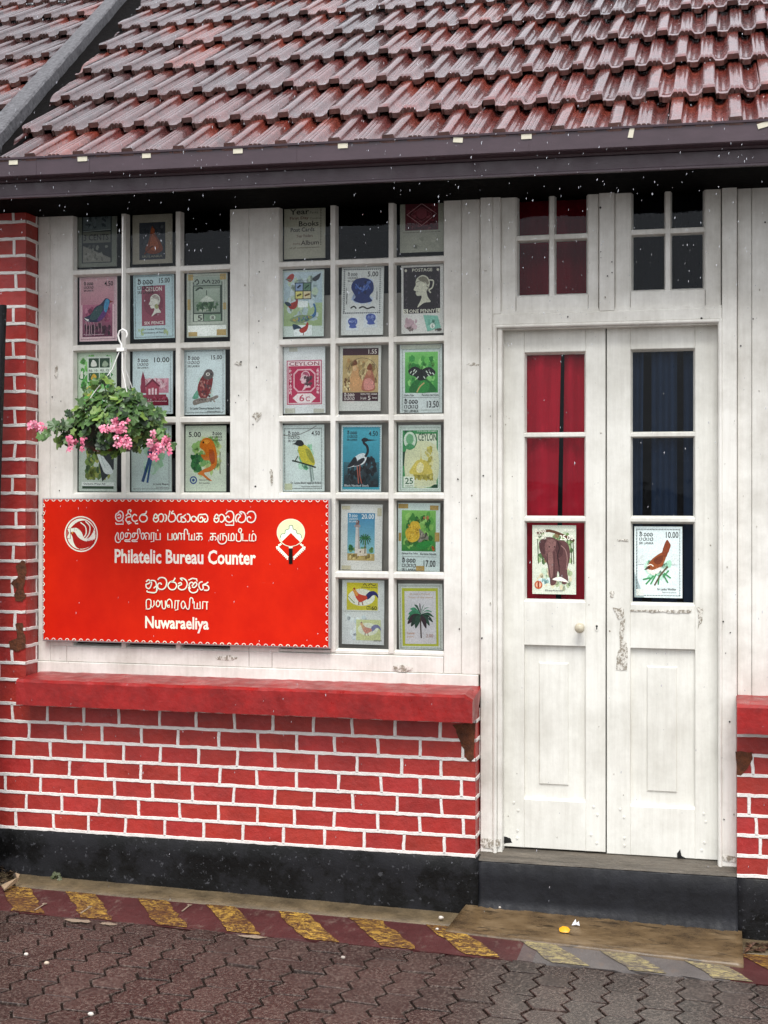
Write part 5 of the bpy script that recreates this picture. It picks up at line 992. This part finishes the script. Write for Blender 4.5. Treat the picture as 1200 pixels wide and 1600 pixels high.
def rel(p): return Vector(p) - hb_l
mb = MB(); px1 = .0026
top = on(192, 338, HO); mb.tube([rel(top), rel(on(190.5, 520, HO))], .0016, 0, None, 6)
# hook, collar and three straps
pts = []
for a in range(-200, 130, 18):
    r = R(a); pts.append(rel(K + Vector((.0165 * math.sin(-r) * .9 + .002, 0, .047 + .0165 * math.cos(r)))))
pts2 = [rel(K + Vector((-.004, 0, 0))), rel(K + Vector((.004, 0, .018))), rel(K + Vector((.001, 0, .032)))]
mb.tube([rel(on(190, 548, HO)), rel(on(190, 538, HO)), rel(on(186, 531, HO)), rel(on(184.5, 524, HO)), rel(on(187, 517, HO)), rel(on(192, 514.5, HO)), rel(on(197, 517, HO)), rel(on(199, 522, HO)), rel(on(197.5, 527, HO))], .0035, 0, None, 8)
cpt = rel(on(190, 546, HO)); mb.box(cpt.x - .016, cpt.x + .016, cpt.y - .012, cpt.y + .012, cpt.z - .008, cpt.z + .006)
potc = on(172, 668, HO)
for ax, ay in ((-.125, -.06), (.11, -.05), (.10, .09)):
    e = potc + Vector((ax * 1.0, ay, .012)); s = on(190, 548, HO) + Vector((ax * .05, ay * .08, 0))
    mid = s.lerp(e, .22) + Vector((-ax * .08, 0, -.012))
    mb.tube([rel(s), rel(mid), rel(s.lerp(e, .6)), rel(e)], .0022, 0, None, 6)
mb.build('hanger', M['plastic'], hb)
mb = MB(); rows = []
for z, r in ((.02, .128), (.024, .132), (.012, .134), (.006, .126), (-.06, .11), (-.085, .08), (-.088, .002)):
    rows.append([rel(potc + Vector((r * math.cos(t * .2618), r * math.sin(t * .2618), z - .01))) for t in range(24)])
mb.grid(rows, 0, None, True, True); fixn(mb.build('pot', paint('dark green plastic pot', '#1d2a1c', .1, 20, (.35, .5), .05), hb))
def leaf(mb, c, n, up, s, col, m=0):
    n = n.normalized(); t = (up - n * up.dot(n)).normalized(); b = n.cross(t); P = []
    lob = 5; pts = []
    for k in range(lob * 4):
        a = -2.45 + 4.9 * k / (lob * 4 - 1); ph = k % 4
        rr = (.80, 1.02, 1.0, .78)[ph] * (1 - .12 * abs(a) / 2.4); pts.append(c + (t * math.cos(a) + b * math.sin(a)) * s * rr * rnd.uniform(.92, 1.06) + n * (s * .22 * (rr - .6) + rnd.uniform(-.05, .05) * s))
    o = c - t * s * .18
    for k in range(len(pts) - 1): mb.poly([o, pts[k], pts[k + 1]], m, [tuple(x * .92 for x in col[:3]) + (1,), col, col], True)
lr = random.Random(11)
mb = MB(); st = MB()
def lc():
    t = lr.random(); d = Vector((.022, .066, .016)).lerp(Vector((.10, .20, .048)), lr.random())
    if t > .86: d = Vector((.17, .27, .055))
    if t < .12: d = Vector((.02, .042, .018))
    return (*d, 1)
def addleaf(px, py, off, s=1.0, nrm=None):
    c = on(px, py, off); n = nrm or Vector((lr.uniform(-.8, .8), -1 + lr.uniform(-.3, .6), lr.uniform(-.1, 1.1)))
    leaf(mb, rel(c), n, Vector((lr.uniform(-1, 1), lr.uniform(-.4, .4), lr.uniform(-1, .6))), .0225 * s * lr.uniform(.65, 1.35), lc())
for _ in range(560):
    while True:
        x, y = lr.uniform(-1, 1), lr.uniform(-1, 1)
        if x * x + y * y < 1 and not (y < -.2 and abs(x) > 1.05 + y * .75): break
    d = math.sqrt(max(0, 1 - x * x - y * y))
    cx, cy = 176 + x * 76, 655 + y * 47 + (6 if x < 0 else 0)
    o = HO + (d * .16 * (1 if lr.random() < .75 else -.8)) * lr.uniform(.55, 1.05)
    addleaf(cx + lr.uniform(-4, 4), cy + lr.uniform(-4, 4), o, 1.0, Vector((x * .9 + lr.uniform(-.5, .5), -.8 + lr.uniform(-.3, .5), -y * .8 + lr.uniform(-.2, .8))))
for px, py in ((137, 612), (150, 600), (168, 594), (160, 590), (176, 606), (205, 612), (214, 620), (225, 632), (238, 640), (246, 652), (252, 668), (249, 676), (108, 648), (118, 640), (128, 628), (112, 660), (98, 668), (92, 690), (85, 668), (100, 682), (108, 690), (115, 672), (120, 690), (247, 690), (258, 686), (264, 694), (252, 682), (67, 683), (71, 679), (190, 700), (165, 704), (215, 700), (230, 690), (150, 702), (180, 712), (92, 674), (103, 664)):
    for q in range(3): addleaf(px + lr.uniform(-4, 4), py + lr.uniform(-4, 4), HO + lr.uniform(.0, .13), 1.05)
for a, b_ in (((150, 665), (62, 672)), ((160, 670), (90, 693)), ((200, 680), (262, 700)), ((150, 680), (118, 690)), ((180, 650), (160, 592)), ((120, 662), (64, 682))):
    A, Bp = on(*a, HO + .05), on(*b_, HO + .08); mid = A.lerp(Bp, .5) + Vector((0, -.02, .012)); st.tube([rel(A), rel(mid), rel(Bp)], .0022, 0, (.05, .09, .03, 1), 5)
mb.build('foliage', M['leaf'], hb); st.build('stem', M['leaf'], hb)
def blossom(px, py, rx, ry, n, off):
    mb = MB()
    for _ in range(n):
        c = rel(on(px + lr.uniform(-rx, rx), py + lr.uniform(-ry, ry), off + lr.uniform(-.02, .035)))
        nn = Vector((lr.uniform(-.9, .9), -1, lr.uniform(-.6, .8))).normalized(); t = nn.orthogonal().normalized(); b_ = nn.cross(t); ph = lr.uniform(0, 6)
        base = Vector((.74, .14, .26)).lerp(Vector((.86, .38, .48)), lr.random())
        for k in range(5):
            a = ph + k * 1.2566 + lr.uniform(-.2, .2); d = t * math.cos(a) + b_ * math.sin(a); e = t * -math.sin(a) + b_ * math.cos(a); L = lr.uniform(.011, .017)
            v = lr.uniform(.85, 1.1); col = tuple(min(1, x * v) for x in base) + (1,); deep = (.55, .04, .12, 1)
            mb.poly([c, c + d * L * .6 + e * L * .33 + nn * .002, c + d * L + e * L * .2 - nn * .002, c + d * L - e * L * .2 - nn * .002, c + d * L * .6 - e * L * .33 + nn * .002], 0, [deep, col, col, col, col], True)
    mb.build('blossom', M['petal'], hb)
for a in ((118, 694, 12, 10, 15, HO + .13), (188, 664, 13, 9, 17, HO + .17), (167, 672, 9, 5, 8, HO + .18), (190, 690, 13, 8, 14, HO + .18), (250, 697, 17, 11, 20, HO + .14), (238, 713, 7, 5, 5, HO + .13), (60, 668, 12, 8, 9, HO + .08), (50, 662, 4, 5, 4, HO + .09), (240, 676, 4, 4, 3, HO + .14)): blossom(*a)

# ---------------------------------------------------------------- small things on the ground
def small(name, mb, mat, label, cat, group=None): return tag(mb.build(name, mat), label, cat, group)
c = ground(882, 1453, .03); mb = MB(); p = lambda dx, dy, dz: c + Vector((dx, dy, dz))
mb.grid([[p(-.02, .004, .004), p(-.008, .012, .010), p(.010, .011, .009), p(.021, .002, .003)], [p(-.019, -.008, .002), p(-.008, -.012, .004), p(.010, -.012, .005), p(.02, -.009, .002)], [p(-.016, -.012, -.004), p(-.006, -.018, -.004), p(.01, -.018, -.004), p(.018, -.013, -.004)]], 0)
small('fallen_petal', mb, paint('yellow petal', '#e8a50c', .1, 40, (.4, .5), .05), 'curled yellow petal lying on the concrete ramp', 'petal')
c = ground(899, 1446, .034); mb = MB()
for a, b_, d in (((-.014, 0, 0), (0, .006, .022), (.006, 0, .002)), ((-.002, 0, .002), (.012, .004, .016), (.016, 0, 0)), ((-.012, -.006, .001), (.004, -.012, .008), (.015, -.004, .002))): mb.poly([c + Vector(a), c + Vector(b_), c + Vector(d)])
small('paper_scrap', mb, paint('white scrap', '#e9e9f0', .05, 40, (.5, .6), 0), 'crumpled white scrap on the ramp just behind the yellow petal', 'litter')
mb = MB(); P = [ground(2, 1385, .02), ground(7, 1392, .012), ground(28, 1377, .03), ground(31, 1368, .045), ground(24, 1366, .05), ground(26, 1374, .04)]
top = [q + Vector((0, 0, .006)) for q in P]; mb.poly(top); mb.poly(P[::-1])
for k in range(6): mb.poly([P[k], P[(k + 1) % 6], top[(k + 1) % 6], top[k]])
small('cardboard_scrap', mb, paint('torn cardboard', '#9a8368', .25, 30, (.6, .8), .3), 'torn brown strip of cardboard in the corner at the plinth foot', 'litter')
mb = MB()
for _ in range(150):
    q = ground(rnd.uniform(-30, 24), rnd.uniform(1366, 1388), 0); q.y = min(q.y, YB - .02); s = rnd.uniform(.006, .022); d = Vector((rnd.uniform(-1, 1), rnd.uniform(-1, 1), rnd.uniform(-.2, .5))).normalized(); e = d.cross(Vector((rnd.uniform(-1, 1), .2, 1))).normalized()
    h = max(0, .05 - abs(q.x - on(-10, 0, .1).x) * .35) * rnd.random(); q.z += .012 + h
    v = rnd.uniform(.5, 1.6); mb.poly([q - d * s, q + e * s * .5, q + d * s, q - e * s * .5], 0, (.045 * v, .028 * v, .016 * v, 1))
tag(mb.build('leaf_litter', M['leaf']), 'dark rotting leaf litter heaped in the corner', None, None, 'stuff')
mb = MB()
for _ in range(90):
    q = ground(rnd.uniform(1166, 1215), rnd.uniform(1478, 1492), 0); q.y = min(q.y, YB - .015); s = rnd.uniform(.006, .022); d = Vector((rnd.uniform(-1, 1), rnd.uniform(-.5, .5), rnd.uniform(-.3, .4))).normalized(); e = d.cross(Vector((rnd.uniform(-1, 1), .2, 1))).normalized(); q.z += .014
    v = rnd.uniform(.6, 2.0); mb.poly([q - d * s, q + e * s * .35, q + d * s, q - e * s * .35], 0, (.09 * v, .045 * v, .028 * v, 1))
tag(mb.build('dry_leaves', M['leaf']), 'dry twigs and leaves beside the ramp', None, None, 'stuff')
def stone(px, py, s, label, colr='#d8d0c6', up=.012):
    c = ground(px, py, up); mb = MB(); rows = []
    for i in range(5):
        a = -1.2 + 2.7 * i / 4; rows.append([c + Vector((math.cos(a) * s * math.cos(t * .785) * rnd.uniform(.8, 1.15), math.cos(a) * s * .8 * math.sin(t * .785) * rnd.uniform(.8, 1.15), s * .6 * (math.sin(a) + .9))) for t in range(8)])
    mb.grid(rows, 0, None, True, True); mb.poly(rows[-1])
    small('pebble', mb, paint('pale pebble', colr, .2, 60, (.5, .7), .2), label, 'pebble', 'pale pebbles and crumbs on the wet ground')
stone(689, 1436, .011, 'pale pebble on the cement strip near the plinth corner')
stone(683, 1453, .007, 'small white pebble at the front of the cement strip by the ramp corner')
stone(41, 1493, .009, 'white pebble on the pavers at far left below the first stripe')
stone(73, 1507, .010, 'flat cream pebble on the pavers right of the white one', '#c9b7a3')
stone(142, 1587, .010, 'lone white pebble on the grey paver at the bottom edge')
stone(781, 1419, .006, 'tiny white crumb at the back of the concrete ramp', up=.045)
stone(536, 1498, .009, 'grey pebble lying on the pavers below the middle yellow stripe', '#b5aaa0')

mb = MB(); c = on(90, 1373, .13)
for _ in range(16):
    d = Vector((lr.uniform(-1, 1), lr.uniform(-1, -.1), lr.uniform(.2, 1.4))).normalized(); leaf(mb, c + d * lr.uniform(.008, .028), Vector((d.x * .4, -1, .6)), d, lr.uniform(.007, .012), (.05, .062, .015, 1))
small('weed', mb, M['leaf'], 'tiny green weed sprouting at the foot of the black plinth', 'weed')

# ---------------------------------------------------------------- falling rain
def rain_mat():
    k = NT('raindrop'); k.set('Base Color', (.85, .88, .95, 1)); k.set('Roughness', .15); k.set('Transmission Weight', .7); k.set('IOR', 1.33); return k.mat
mb = MB(); rr = random.Random(5)
for _ in range(1900):
    y = rr.uniform(-2.6, -.55); x = rr.uniform(-2.6, .9); z = rr.uniform(.6, 3.5)
    if rr.random() < .55: z = rr.uniform(2.1, 3.0)
    s = rr.uniform(.0005, .0010); L = s * rr.uniform(2.2, 5); dx = L * rr.uniform(-.1, .25); c = Vector((x, y, z))
    q = [c + Vector((s, 0, 0)), c + Vector((0, -s, 0)), c + Vector((-s, 0, 0)), c + Vector((0, s, 0))]; t, b_ = c + Vector((dx, 0, L)), c + Vector((-dx, 0, -L))
    for k in range(4): mb.poly([q[k], q[(k + 1) % 4], t], 0, None, True); mb.poly([q[(k + 1) % 4], q[k], b_], 0, None, True)
tag(mb.build('rain', rain_mat()), 'falling raindrops in front of the facade', None, None, 'stuff')
